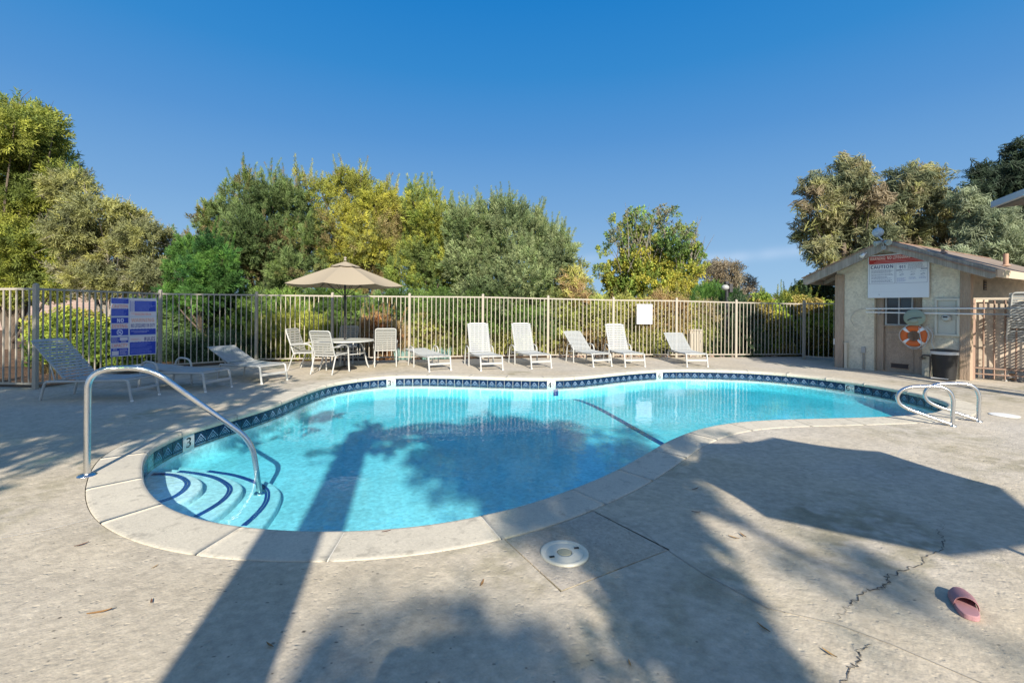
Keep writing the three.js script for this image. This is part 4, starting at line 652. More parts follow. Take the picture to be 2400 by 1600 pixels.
// ---------------------------------------------------------------- neighbouring houses
{
  const dn = (x, d) => Math.max(-2.3, -.06 - .25 * Math.max(0, -8.6 - x));
  const siding = dataTex(64, (u, v, o) => { const f = (v * 8) % 1; o[0] = o[1] = o[2] = 255 * (f < .12 ? f / .12 * .6 : .6 + .4 * f); });
  const h = thing('neighbour_house', 'pinkish sided house behind the trees beyond the left fence', 'house', V(-26, -2.25, -26)), wall = std([.33, .245, .205], .85, { bumpMap: at(siding, 1, 1), bumpScale: .03 });
  const W = 9.4;
  part('upper_wall', box(W, 3.0, 8, 0, 3.42, -4), wall, h); part('lower_wall', box(W - .1, 1.84, 7.9, 0, .92, -4.05), std([.36, .26, .2], .85), h);
  part('trim_band', box(W + .06, .14, .1, 0, 1.93, .02), std([.66, .62, .55], .7), h);
  for (const x of [-4.3, -2.55, -1.02, .8]) part('post', box(.14, 1.84, .14, x, .92, .06), std([.60, .55, .48], .7), h);
  part('door', box(.95, 1.66, .06, -3.5, .83, -.02), std([.58, .46, .34], .7), h);
  const w1 = part('window', box(.75, 1.5, .06, -1.75, 1.0, -.02), std([.5, .45, .38], .6), h); for (let i = 0; i < 14; i++) part('slat', box(.68, .03, .03, -1.75, .32 + i * .1, .022), darkMat, w1); part('pane', box(.68, 1.4, .02, -1.75, 1.0, .008), glassMat, w1);
  const w2 = part('window', box(.55, 1.2, .08, -1.85, 3.4, 0), std([.15, .13, .12], .6), h); part('pane', box(.46, 1.1, .02, -1.85, 3.4, .045), glassMat, w2);
  const s = new THREE.Shape([[-W / 2 - .4, 4.9], [W / 2 + .4, 4.9], [0, 6.0]].map(([x, y]) => new THREE.Vector2(x, y)));
  part('roof', new THREE.ExtrudeGeometry(s, { depth: 8.8, bevelEnabled: false }).translate(0, 0, -8.4), std([.30, .215, .18], .95, { bumpMap: at(stuccoBump, .5, .5), bumpScale: .03 }), h);
  const pt = part('patio', box(13, .1, 7, -25, -2.25, -22.9), deckMat); pt.userData.kind = 'structure';
  // the eave of another house that reaches into the upper right corner
  const P = atDepth(2323, 487, 9.6), g = thing('right_house', 'pale grey roof eave reaching in at the upper right edge', 'house', V(P.x, 0, P.z)), e = std([.52, .54, .56], .7), q = (x, z, y = 0) => new THREE.Vector2(x, -z);
  // the far corner of a flat eave: it runs on towards the camera and to the right, out of the frame
  const corner = [V(0, 0, 0), V(-.62, 0, 1.35), V(1.9, 0, 2.6), V(1.35, 0, 1.75)];
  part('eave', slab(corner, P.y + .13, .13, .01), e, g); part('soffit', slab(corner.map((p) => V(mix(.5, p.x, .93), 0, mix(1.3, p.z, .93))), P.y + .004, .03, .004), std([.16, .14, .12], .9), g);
  part('wall', box(2.2, P.y, 1.6, 2.35, P.y / 2, 2.6), creamMat, g);
}

// ---------------------------------------------------------------- trees and shrubs
const dropY = (x, z) => { const d = -z; return -.06 - (d > 6 ? Math.min(2.25, .25 * Math.max(0, -8.6 - x)) : 0); };
// sprays of leaves, one unit tall, stem along +y
function leafQuads(list) { // each leaf: base, direction, side, length, width, fold
  const P = [], I = [];
  for (const [b, d, s, l, w, f] of list) { const n = d.clone().cross(s).normalize(), k = P.length / 3, m = b.clone().addScaledVector(d, l * .45), t = b.clone().addScaledVector(d, l).addScaledVector(n, -l * .12); const a = m.clone().addScaledVector(s, w / 2).addScaledVector(n, f * w), c = m.clone().addScaledVector(s, -w / 2).addScaledVector(n, f * w); P.push(...b.toArray(), ...a.toArray(), ...t.toArray(), ...c.toArray()); I.push(k, k + 1, k + 2, k, k + 2, k + 3); }
  const g = new THREE.BufferGeometry(); g.setAttribute('position', new THREE.Float32BufferAttribute(P, 3)); g.setIndex(I); const q = g.toNonIndexed(); q.computeVertexNormals(); return q;
}
function spray(n, len, wid, angle, seed, o = {}) {
  const R = rngOf(seed), L = [];
  for (let i = 0; i < n; i++) {
    const y = (o.from ?? .05) + (1 - (o.from ?? .05)) * (i + R() * .6) / n * .85, az = i * 2.4 + R() * .8, an = angle * (.7 + .6 * R()) * (1 - .35 * y), d = V(Math.cos(az) * Math.sin(an), Math.cos(an) - (o.droop ?? 0) * (1 + R()), Math.sin(az) * Math.sin(an)).normalize();
    const s = d.clone().cross(V(R() - .5, R() - .2, R() - .5)).normalize();
    L.push([V((R() - .5) * (o.spread ?? .1), y, (R() - .5) * (o.spread ?? .1)), d, s, len * (.7 + .6 * R()), wid * (.75 + .5 * R()), .18]);
  }
  return leafQuads(L);
}
const SPRAYS = {
  narrow: spray(18, .42, .095, .9, 1), fine: spray(28, .30, .085, 1.15, 2, { spread: .28 }), broad: spray(11, .42, .25, 1.25, 3, { spread: .35 }), needle: spray(26, .32, .05, .6, 4, { spread: .12 }),
  hang: spray(17, .5, .085, 1.3, 5, { droop: 1.1, spread: .3 }), tiny: spray(22, .24, .11, 1.2, 6, { spread: .45 }), bare: spray(6, .3, .07, .9, 7, { spread: .2, from: .45 }),
};
const leafMat = phys([1, 1, 1], .62, { transmission: .42, thickness: 0, side: THREE.DoubleSide, specularIntensity: .35 }), dullLeaf = phys([1, 1, 1], .9, { transmission: .2, thickness: 0, side: THREE.DoubleSide, specularIntensity: .2 });
const tm4 = new THREE.Matrix4(), tq = new THREE.Quaternion(), UPV = V(0, 1, 0);
// blobs: [centre, radius, share]; leaves crowd towards the outside of each and thin out in hollows of a noise field
function foliage(parent, name, kind, blobs, o) {
  const R = rngOf(o.seed ?? 1), M = [], C = [], origin = parent.position, col = new THREE.Color();
  const gap = o.gap ?? .34, size = o.size ?? .28, dens = o.dens ?? 620, up = o.up ?? .5, sq = o.squash ?? .9;
  for (const [c, r, share = 1] of blobs) {
    const n = Math.round(dens * Math.pow(r, 1.75) * share * (.28 / size) ** 1.3);
    for (let i = 0; i < n; i++) {
      const z = 2 * R() - 1, a = R() * 6.2832, q = Math.sqrt(1 - z * z), dir = V(q * Math.cos(a), z, q * Math.sin(a)), rad = r * Math.pow(R(), .42) * (.86 + .34 * noise3(c.x * 3 + dir.x * 2.2, c.y * 3 + dir.y * 2.2, c.z * 3 + dir.z * 2.2));
      const p = c.clone().add(V(dir.x * rad, dir.y * rad * sq, dir.z * rad));
      if (p.y < (o.floor ?? -9)) continue;
      const f = .6 * noise3(p.x * 1.7 + 9, p.y * 1.9, p.z * 1.7) + .4 * noise3(p.x * 4.3, p.y * 4.6 + 3, p.z * 4.3); if (f < gap * (.75 + .5 * R())) continue;
      const v = dir.clone().multiplyScalar(.75).add(V((R() - .5) * 1.1, up + (R() - .5) * .8, (R() - .5) * 1.1)).normalize();
      const s = size * (.65 + .7 * R()); tq.setFromUnitVectors(UPV, v); M.push(tm4.compose(p.sub(origin), tq, V(s, s, s)).clone());
      const pal = o.colors, t = clamp(.5 + 2.4 * (noise3(p.x * .9 + c.x + 40, p.y * 1.1 + c.y, p.z * .9 + c.z) - .5) + .5 * (R() - .5), 0, .999) * (pal.length - 1), k = Math.floor(t), A = pal[k], B = pal[k + 1] ?? A, w = t - k, g = .62 + .76 * R();
      C.push(mix(A[0], B[0], w) * g, mix(A[1], B[1], w) * g, mix(A[2], B[2], w) * g);
    }
    if (o.shoots) for (let i = 0; i < o.shoots * r * 4; i++) { // long upright shoots that break the outline
      const a = R() * 6.28, q = Math.sqrt(R()) * r * .85, b = c.clone().add(V(q * Math.cos(a), Math.sqrt(Math.max(0, r * r - q * q)) * sq * .85, q * Math.sin(a))), v = V((R() - .5) * .5 + Math.cos(a) * .25, 1, (R() - .5) * .5).normalize(), n2 = 3 + Math.floor(R() * 4);
      for (let j = 0; j < n2; j++) { const p = b.clone().addScaledVector(v, j * size * .5).sub(origin), s = size * (.9 - .09 * j); tq.setFromUnitVectors(UPV, v.clone().add(V((R() - .5) * .3, 0, (R() - .5) * .3)).normalize()); M.push(tm4.compose(p, tq, V(s, s, s)).clone()); const A = o.colors[Math.floor(R() * o.colors.length)], g = .8 + .4 * R(); C.push(A[0] * g, A[1] * g, A[2] * g); }
    }
  }
  const m = new THREE.InstancedMesh(SPRAYS[kind], o.dull ? dullLeaf : leafMat, M.length); m.name = name; m.castShadow = m.receiveShadow = true;
  M.forEach((x, i) => { m.setMatrixAt(i, x); m.setColorAt(i, col.setRGB(C[3 * i], C[3 * i + 1], C[3 * i + 2])); });
  m.userData.kind = 'stuff'; parent.add(m); foliage.total = (foliage.total ?? 0) + M.length; return m;
}
const K = 2.0; // foliage reflectance
const shade_ = (l) => l.map((c) => c.map((v) => v * K));
const PAL = {
  acacia: shade_([[.085, .11, .025], [.16, .18, .035], [.22, .225, .04], [.135, .17, .045]]), grey: shade_([[.135, .145, .075], [.19, .195, .08], [.215, .21, .065], [.19, .185, .12]]), olive: shade_([[.065, .095, .035], [.11, .15, .055], [.14, .18, .07], [.09, .13, .03], [.15, .125, .06]]),
  deep: shade_([[.02, .055, .018], [.04, .105, .024], [.09, .17, .035], [.055, .12, .03]]), green: shade_([[.055, .095, .025], [.095, .155, .035], [.14, .205, .05], [.085, .13, .05]]), yellow: shade_([[.16, .17, .035], [.23, .23, .04], [.28, .26, .045], [.17, .185, .05], [.19, .155, .07]]),
  mixed: shade_([[.08, .115, .03], [.15, .185, .04], [.23, .23, .045], [.12, .155, .05]]), sage: shade_([[.09, .12, .055], [.14, .17, .085], [.18, .205, .10], [.115, .15, .06]]), autumn: shade_([[.10, .15, .03], [.16, .19, .035], [.25, .22, .035], [.18, .20, .04]]), brown: shade_([[.16, .14, .095], [.22, .18, .12], [.19, .17, .13]]),
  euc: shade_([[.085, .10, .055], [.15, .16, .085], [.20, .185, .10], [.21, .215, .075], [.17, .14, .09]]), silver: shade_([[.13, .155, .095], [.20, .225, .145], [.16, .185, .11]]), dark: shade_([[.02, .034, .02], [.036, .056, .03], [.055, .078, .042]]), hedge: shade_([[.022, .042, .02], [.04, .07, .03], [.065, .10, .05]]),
  ivy: shade_([[.07, .11, .02], [.14, .19, .03], [.22, .255, .04], [.21, .17, .05]]), juniper: shade_([[.12, .145, .03], [.21, .23, .045], [.25, .26, .06]]), rust: shade_([[.30, .16, .07], [.26, .19, .10], [.20, .19, .09]]), scrub: shade_([[.16, .18, .07], [.23, .25, .08], [.25, .275, .075], [.22, .18, .10]]), olive2: shade_([[.15, .17, .06], [.23, .235, .07], [.27, .27, .08], [.25, .18, .09]]),
};
const spots = (l, Z, dz = .5, seed = 1) => { const R = rngOf(seed); return l.map(([x, y, r, w, z]) => { const d = (z ?? Z) + (R() - .5) * 2 * dz; return [atDepth(x, y, d), r * d / FOCAL, w ?? 1]; }); };
// a tree: trunk and limbs reach into its clumps; every clump is foliage
function tree(name, label, category, base, kind, blobs, o) {
  const B = atDepth(base[0], 800, base[1]); B.y = dropY(B.x, B.z); const t = thing(name, label, category, B, 0, o.group), R = rngOf((o.seed ?? 1) + 500), mat = o.bark ?? barkMat;
  const C = blobs.reduce((a, b) => a.add(b[0]), V(0, 0, 0)).multiplyScalar(1 / blobs.length).sub(B), fork = V(C.x * .25, Math.max(.5, C.y * (o.fork ?? .3)), C.z * .3), r0 = o.trunk ?? .11;
  part('trunk', taper([V(0, -.1, 0), V(fork.x * .4 + .05, fork.y * .5, fork.z * .4), fork, fork.clone().lerp(C, .7)], r0, r0 * .4, 9), mat, t);
  const limbs = []; for (const [c, r] of blobs) { const e = c.clone().sub(B), m = fork.clone().lerp(e, .5).add(V((R() - .5) * .5, (R() - .3) * .4, (R() - .5) * .5)); limbs.push(taper([fork, m, e.clone().lerp(m, -.15)], r0 * .34, .012, 5)); if (o.twigs) for (let i = 0; i < o.twigs; i++) { const d = V(R() - .5, R() - .25, R() - .5).normalize().multiplyScalar(r * (1.0 + .5 * R())), k = e.clone().add(d.clone().multiplyScalar(.15)); limbs.push(taper([k, k.clone().addScaledVector(d, .5).add(V((R() - .5) * .15, R() * .12, (R() - .5) * .15)), k.clone().add(d)], .016, .004, 4)); } }
  part('limbs', limbs, mat, t);
  foliage(t, 'crown', kind, blobs, o);
  return t;
}
function shrub(name, label, category, base, kind, blobs, o) {
  const B = atDepth(base[0], 800, base[1]); B.y = dropY(B.x, B.z); const t = thing(name, label, category, B, 0, o.group), R = rngOf((o.seed ?? 1) + 900), st = [];
  for (const [c] of blobs) { const e = c.clone().sub(B), f = V(e.x * .8 + (R() - .5) * .2, 0, e.z * .8); st.push(taper([f, f.clone().lerp(e, .5).add(V((R() - .5) * .2, .1, (R() - .5) * .2)), e], .02, .006, 5)); }
  part('stems', st, o.bark ?? barkMat, t); foliage(t, 'foliage', kind, blobs, o); return t;
}
tree('tall_tree', 'tallest yellow green feathery tree at the upper left edge', 'tree', [10, 15], 'fine', spots([[30, 268, 62], [90, 300, 48], [122, 318, 26], [18, 360, 62], [85, 395, 55], [40, 430, 70], [118, 455, 48], [20, 510, 80], [100, 520, 66], [-60, 320, 90], [-70, 480, 90], [40, 590, 80], [110, 600, 66], [-60, 620, 80], [60, 665, 66], [140, 655, 48], [135, 385, 34], [150, 420, 36], [70, 345, 50], [30, 320, 60]], 15, .9, 2), { seed: 2, colors: PAL.acacia, gap: .43, up: .15, squash: .62, size: .36, dens: 1000, trunk: .2, twigs: 2 });
tree('pale_tree', 'greyish yellow tree with bare pale twigs, sloping down right of the tallest tree', 'tree', [250, 14], 'fine', spots([[170, 455, 40], [225, 495, 46], [285, 515, 44], [335, 555, 42], [385, 595, 34], [200, 570, 58], [270, 595, 58], [345, 640, 44], [225, 655, 50], [300, 675, 42], [410, 640, 30], [165, 540, 44], [395, 565, 24, .7], [180, 640, 40], [422, 612, 26], [175, 420, 26, .7], [150, 440, 34]], 14, .7, 3), { seed: 3, colors: PAL.grey, gap: .45, up: .2, squash: .62, size: .30, dens: 900, trunk: .13, twigs: 6, bark: paleBarkMat });
tree('green_bush_tree', 'saturated bright green bushy tree between the pale tree and the large olive one', 'tree', [480, 13.2], 'narrow', spots([[448, 590, 28], [492, 582, 24], [520, 615, 26], [465, 640, 36], [518, 655, 30], [428, 640, 22], [480, 690, 34], [440, 695, 30], [405, 695, 22], [420, 605, 16], [522, 700, 26], [500, 615, 26]], 12.9, .5, 4), { seed: 4, colors: PAL.deep, gap: .34, size: .24, up: .4, shoots: 1, dens: 1100 });
tree('olive_tree', 'large rounded olive green tree with reddish tips, left of the parasol', 'tree', [600, 14.8], 'narrow', spots([[520, 509, 42], [570, 474, 46], [640, 474, 48], [690, 497, 46], [600, 549, 70], [690, 574, 64], [535, 579, 56], [480, 534, 24, .6], [615, 623, 70], [700, 635, 56], [560, 660, 46], [738, 607, 42], [650, 690, 46], [585, 441, 24, .6], [640, 434, 18, .5], [682, 461, 22, .6], [470, 574, 26, .6], [560, 602, 50], [740, 569, 30]], 14.5, .7, 5), { seed: 5, colors: PAL.olive, gap: .37, size: .27, up: .5, shoots: 4, trunk: .15, dens: 780 });
tree('yellow_tree', 'airy mustard yellow tree standing directly behind the tan parasol', 'tree', [830, 15.8], 'fine', spots([[720, 444, 26, .35], [757, 461, 34, .5], [820, 459, 48], [880, 481, 46], [928, 524, 42], [800, 529, 52, .8], [870, 559, 62], [940, 579, 46], [765, 554, 34, .5], [810, 602, 54], [890, 623, 56], [810, 424, 22, .6], [845, 431, 20, .6], [700, 421, 14, .3], [860, 660, 46], [790, 650, 40], [960, 549, 30], [905, 469, 30]], 15.5, .7, 6), { seed: 6, colors: PAL.yellow, gap: .40, size: .28, up: .5, trunk: .14, twigs: 3, shoots: 1.5, dens: 760 });
tree('tufted_tree', 'yellow green tree with dark upright tufts on top, right of the mustard tree', 'tree', [1010, 15.2], 'narrow', spots([[970, 484, 22, .8], [1000, 514, 36], [960, 534, 30], [1040, 509, 20, .7], [1012, 569, 50], [1062, 559, 38], [980, 612, 50], [1050, 622, 54], [1000, 660, 46], [1080, 668, 42], [940, 650, 36], [968, 461, 12, .8], [1010, 469, 10, .8]], 15, .6, 7), { seed: 7, colors: PAL.mixed, gap: .39, size: .28, up: .7, shoots: 7, dens: 720 });
tree('sage_tree', 'broad grey green dome of a tree with upright shoots in the middle of the row', 'tree', [1200, 14.9], 'narrow', spots([[1085, 534, 38], [1135, 524, 38], [1190, 521, 42], [1240, 544, 40], [1110, 579, 56], [1190, 582, 60], [1262, 582, 52], [1312, 594, 32], [1150, 640, 56], [1230, 640, 56], [1300, 640, 40], [1180, 690, 44], [1270, 688, 38], [1110, 690, 40], [1080, 622, 40], [1290, 574, 26]], 14.5, .7, 8), { seed: 8, colors: PAL.sage, gap: .38, size: .28, up: .75, shoots: 9, trunk: .14, dens: 740 });
tree('thin_tree', 'thin drooping brownish tree at the right end of the dense tree row', 'tree', [1355, 14.4], 'hang', spots([[1340, 650, 28], [1368, 662, 18, .6], [1350, 690, 26], [1385, 690, 14, .5], [1320, 690, 26], [1358, 620, 14, .4]], 14.3, .3, 9), { seed: 9, colors: PAL.olive2, gap: .38, size: .26, twigs: 5, up: .1, trunk: .06 });
tree('autumn_tree', 'yellow orange turning tree with a sparse twiggy top behind the white notice', 'tree', [1540, 17.4], 'broad', spots([[1490, 610, 34], [1560, 610, 42], [1620, 600, 26, .8], [1452, 650, 40], [1528, 655, 48], [1600, 655, 42], [1640, 640, 22], [1500, 692, 42], [1580, 690, 38], [1455, 690, 30]], 17, .8, 10), { seed: 10, colors: PAL.autumn, gap: .38, size: .23, up: .1, trunk: .12, dens: 760 });
{ const t = scene.children[scene.children.length - 1]; foliage(t, 'upper_crown', 'broad', spots([[1455, 525, 24, .5], [1495, 520, 28, .5], [1562, 520, 30, .5], [1602, 532, 24, .4], [1530, 560, 36, .9], [1480, 570, 28, .7], [1580, 565, 34, .6], [1412, 592, 11, .4], [1402, 640, 18, .4], [1440, 560, 20, .4], [1610, 575, 26, .4]], 17, .7, 11), { seed: 11, colors: [...PAL.green, PAL.brown[0], ...PAL.mixed], gap: .40, size: .22, dens: 620 });
  const R = rngOf(55), g = []; for (let i = 0; i < 60; i++) { const a = atDepth(1440 + 190 * R(), 640 - 60 * R(), 17 + R() - .5), b = a.clone().add(V((R() - .5) * 1.3, .7 + 1.3 * R(), (R() - .5) * .8)); g.push(taper([a, a.clone().lerp(b, .5).add(V((R() - .5) * .2, .1, 0)), b].map((p) => p.sub(t.position)), .018, .004, 4)); } part('twigs', g, paleBarkMat, t); }
tree('brown_tree', 'small round brownish tree far behind the dark lamp post', 'tree', [1700, 25], 'tiny', spots([[1675, 628, 20], [1712, 640, 28], [1742, 672, 26], [1690, 665, 30], [1655, 640, 18], [1725, 695, 26], [1760, 690, 14, .7]], 24, .6, 12), { seed: 12, colors: PAL.brown, gap: .40, size: .34, trunk: .14, up: .1 });
tree('cypress_bush', 'small dark green conical bush around the lamp post', 'bush', [1690, 15.2], 'needle', spots([[1672, 690, 24], [1650, 690, 18], [1722, 702, 16], [1690, 705, 24], [1640, 705, 18]], 15.2, .3, 13), { seed: 13, colors: PAL.deep, gap: .28, size: .22, dens: 900, up: .9 });
tree('eucalyptus_tree', 'tall drooping eucalyptus at the left behind the hut roof', 'tree', [1990, 20.5], 'hang', spots([[1990, 392, 26], [2022, 412, 24], [1952, 420, 34], [1902, 432, 24, .8], [2005, 440, 36], [1932, 490, 46], [2000, 500, 44], [2042, 462, 28], [1905, 540, 36], [1968, 560, 44], [2048, 545, 42], [1922, 585, 26], [1998, 610, 36], [2058, 600, 36], [1950, 615, 24], [1890, 480, 18, .6]], 20, .9, 14), { seed: 14, colors: PAL.euc, gap: .40, size: .48, up: -.1, trunk: .2, dens: 760, bark: barkMat });
tree('eucalyptus_tree', 'rounded brown green eucalyptus above the ridge of the hut', 'tree', [2150, 22.5], 'hang', spots([[2122, 432, 38], [2178, 424, 34], [2092, 482, 44], [2160, 490, 54], [2218, 480, 32], [2112, 560, 50], [2190, 560, 52], [2240, 540, 36], [2150, 612, 36], [2228, 600, 36], [2080, 620, 30], [2140, 405, 20, .7]], 22, .9, 15), { seed: 15, colors: PAL.euc, gap: .38, size: .50, up: -.1, trunk: .2, dens: 760 });
tree('dark_tree', 'dark tall tree at the upper right edge above the grey eave', 'tree', [2390, 20.5], 'hang', spots([[2392, 352, 26], [2382, 420, 40], [2322, 415, 26], [2295, 402, 16, .7], [2345, 460, 38], [2290, 450, 22, .7], [2400, 480, 40], [2440, 400, 40], [2440, 500, 50], [2365, 390, 20, .6]], 20, .6, 16), { seed: 16, colors: PAL.dark, gap: .40, size: .46, up: 0, trunk: .2, dens: 760 });
tree('silver_tree', 'silvery grey green tree under the grey eave right of the hut ridge', 'tree', [2310, 18.5], 'hang', spots([[2280, 510, 34], [2335, 520, 36], [2272, 570, 40], [2340, 572, 46], [2400, 580, 46], [2302, 612, 34], [2375, 620, 40], [2262, 470, 24], [2240, 610, 26]], 18, .7, 17), { seed: 17, colors: PAL.silver, gap: .36, size: .42, up: 0, trunk: .16, dens: 780 });
tree('far_tree', 'dark leafy tree low beside the left eave of the hut', 'tree', [1930, 22], 'broad', spots([[1888, 690, 22], [1942, 668, 20], [1932, 698, 24], [1905, 668, 14], [1960, 690, 22]], 22, .5, 18), { seed: 18, colors: PAL.hedge, gap: .34, size: .34, trunk: .1 });
shrub('far_shrub', 'low yellow green shrubs on the horizon right of the lamp post', 'shrub', [1830, 21], 'narrow', spots([[1840, 712, 18], [1866, 705, 16], [1800, 716, 14], [1778, 716, 12], [1862, 690, 8, .6], [1900, 718, 18]], 21, .5, 19), { seed: 19, colors: PAL.mixed, gap: .3, size: .3, shoots: 3 });
// shrubs straight behind the fence, from left to right
shrub('ivy_hedge', 'sunlit yellow green broad leaved hedge behind the left fence bay', 'hedge', [170, 11.2], 'broad', spots([[115, 775, 36], [165, 765, 36], [215, 770, 34], [125, 830, 38], [180, 825, 42], [232, 828, 38], [262, 800, 32], [248, 860, 24], [190, 875, 26], [110, 870, 26], [285, 840, 28]], 10.9, .35, 20), { seed: 20, colors: PAL.ivy, gap: .24, size: .20, up: .1, dens: 1100 });
shrub('dry_shrub', 'small straw coloured dry shrub under the large lounger at the left fence', 'shrub', [130, 9.6], 'needle', spots([[112, 880, 16], [140, 890, 15], [165, 898, 14]], 9.7, .2, 61), { seed: 61, colors: [[.30, .23, .11], [.24, .19, .08]], gap: .2, size: .2, dens: 900 });
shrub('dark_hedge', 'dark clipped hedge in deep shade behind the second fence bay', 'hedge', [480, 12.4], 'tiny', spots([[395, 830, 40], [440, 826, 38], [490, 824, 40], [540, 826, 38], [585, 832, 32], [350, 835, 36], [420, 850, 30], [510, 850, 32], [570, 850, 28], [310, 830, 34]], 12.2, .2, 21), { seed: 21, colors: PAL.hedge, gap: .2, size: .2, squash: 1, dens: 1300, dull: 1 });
shrub('back_shrubs', 'tall dark green undergrowth filling the gap under the large olive tree', 'undergrowth', [600, 13.9], 'narrow', spots([[400, 742, 40], [460, 745, 44], [530, 742, 48], [600, 732, 46], [672, 728, 46], [745, 732, 42], [815, 732, 44], [880, 738, 38], [350, 740, 36], [560, 780, 40], [640, 760, 40], [720, 770, 40], [800, 775, 36], [450, 785, 40], [300, 760, 34], [930, 720, 34], [500, 700, 40], [770, 700, 36]], 13.8, .35, 22), { seed: 22, colors: PAL.green, gap: .24, size: .27, up: .3, dens: 1000 });
shrub('juniper', 'sunlit yellow green juniper shrub left of the patio table', 'shrub', [690, 12.9], 'needle', spots([[612, 785, 28], [650, 772, 32], [700, 768, 32], [745, 774, 28], [640, 815, 30], [700, 818, 34], [755, 815, 28], [680, 795, 36], [605, 820, 22], [780, 800, 24]], 12.8, .3, 23), { seed: 23, colors: PAL.juniper, gap: .22, size: .24, up: .55, dens: 900, shoots: 3 });
shrub('rust_grass', 'rusty orange dry bush behind the right chair of the patio table', 'shrub', [890, 13.2], 'needle', spots([[858, 778, 24], [888, 764, 22], [925, 785, 26], [885, 812, 28], [938, 818, 24], [905, 840, 20]], 13, .3, 24), { seed: 24, colors: PAL.rust, gap: .26, size: .25, up: .7, dens: 800, shoots: 4 });
const mids = [
  ['olive green shrub behind the flat sunlit lounger', [[990, 752, 38], [1045, 762, 40], [1005, 800, 36], [1058, 808, 36], [960, 790, 26]], PAL.scrub], ['brownish green shrub between the two upright loungers in the sun', [[1110, 772, 42], [1120, 815, 34], [1170, 790, 36], [1220, 785, 36], [1190, 820, 26]], PAL.olive2],
  ['tall dark shrub below the broad grey green dome tree', [[980, 718, 36], [1040, 714, 38], [1110, 718, 40], [1180, 716, 40], [1250, 722, 38], [1150, 745, 34], [1080, 745, 34], [1215, 750, 36], [1270, 760, 36]], PAL.green], ['dense olive shrub behind the half reclined lounger with armrests', [[1310, 752, 42], [1368, 760, 42], [1330, 800, 38], [1385, 812, 34], [1345, 715, 30], [1305, 716, 28], [1280, 800, 30], [1400, 720, 20]], PAL.scrub],
  ['yellowish shrub behind and below the white notice', [[1420, 778, 38], [1470, 770, 38], [1510, 742, 40], [1520, 800, 38], [1570, 760, 42], [1460, 730, 32], [1550, 716, 30], [1450, 812, 30], [1590, 725, 26], [1420, 735, 24]], PAL.olive2], ['shrub behind the last lounger and the beige cabinet', [[1585, 812, 32], [1625, 742, 36], [1662, 742, 36], [1655, 800, 32], [1640, 775, 30]], PAL.scrub],
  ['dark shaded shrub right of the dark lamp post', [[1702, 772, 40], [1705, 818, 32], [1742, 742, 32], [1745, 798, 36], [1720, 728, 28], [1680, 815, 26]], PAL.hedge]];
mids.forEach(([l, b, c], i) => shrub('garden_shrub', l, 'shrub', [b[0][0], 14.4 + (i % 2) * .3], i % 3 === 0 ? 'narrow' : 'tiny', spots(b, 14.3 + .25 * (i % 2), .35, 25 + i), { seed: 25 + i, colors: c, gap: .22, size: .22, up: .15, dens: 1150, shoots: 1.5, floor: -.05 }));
shrub('ivy_mound', 'leafy bright green ivy mound behind the fence left of the hut', 'ivy', [1860, 15], 'broad', spots([[1800, 800, 40], [1850, 792, 42], [1900, 772, 38], [1942, 762, 36], [1830, 832, 28], [1900, 822, 36], [1950, 812, 36], [1805, 752, 34], [1765, 735, 28], [1850, 740, 30], [1920, 735, 26], [1770, 800, 28], [1785, 712, 18], [1880, 722, 20]], 14.9, .35, 40), { seed: 40, colors: PAL.ivy, gap: .25, size: .22, up: .1, dens: 1000 });
// blue green succulents along the fence foot
{
  const blade = (() => { const g = new THREE.ConeGeometry(.03, 1, 5, 4); g.translate(0, .5, 0).scale(1, 1, .45); const p = g.attributes.position; for (let i = 0; i < p.count; i++) { const y = p.getY(i); p.setX(i, p.getX(i) * (1 + .6 * Math.sin(Math.PI * y))); } g.computeVertexNormals(); return g; })(), R = rngOf(91), m = std([.17, .29, .26], .6);
  const S = [[938, 826], [952, 824], [1000, 822], [1022, 820], [1046, 818]];
  S.forEach(([x, y], k) => { const p = atDepth(x, y, 12.5 + .1 * k).setY(-.04), t = thing('succulent', ['leftmost of five blue green succulents, just left of the tall fence post', 'second of five blue green succulents, right at the tall fence post', 'middle of five blue green succulents behind the flat sunlit lounger', 'fourth of five blue green succulents behind the flat sunlit lounger', 'rightmost of five blue green succulents behind the flat sunlit lounger'][k], 'succulent', p, 0, 'blue green succulents at the fence foot'); for (let i = 0; i < 26; i++) { const q = part('leaf', blade, m, t), a = i * 2.4, o = .03 + .10 * R(); q.position.set(Math.cos(a) * o, 0, Math.sin(a) * o); q.rotation.set(.5 * R() * Math.sin(a), 0, -.5 * R() * Math.cos(a)); q.scale.set(.8, .22 + .16 * R(), .8); } });
}
// stones and mulch line under the fence
{
  const R = rngOf(19), g = new THREE.IcosahedronGeometry(.07, 1), p = g.attributes.position; for (let i = 0; i < p.count; i++) { const v = V(p.getX(i), p.getY(i), p.getZ(i)).multiplyScalar(.8 + .4 * noise3(p.getX(i) * 22, p.getY(i) * 22, p.getZ(i) * 22)); p.setXYZ(i, v.x, v.y * .7, v.z); } g.computeVertexNormals();
  for (let i = 0; i < 46; i++) { const x = 1290 + i * 11.5 + R() * 8, q = atDepth(x, 836, 13.4 + .45 * R() + (x > 1700 ? .3 : 0)).setY(-.03), m = part('edging_stone', g, std([[.36, .25, .19], [.40, .31, .25], [.29, .22, .18]][i % 3], .95)); m.position.copy(q); m.rotation.y = R() * 6; m.scale.set(.7 + R(), .6 + .6 * R(), .7 + .7 * R()); tag(m, 'pinkish brown edging stone at the foot of the far fence', 'stone', 'edging stones along the far fence'); }
}
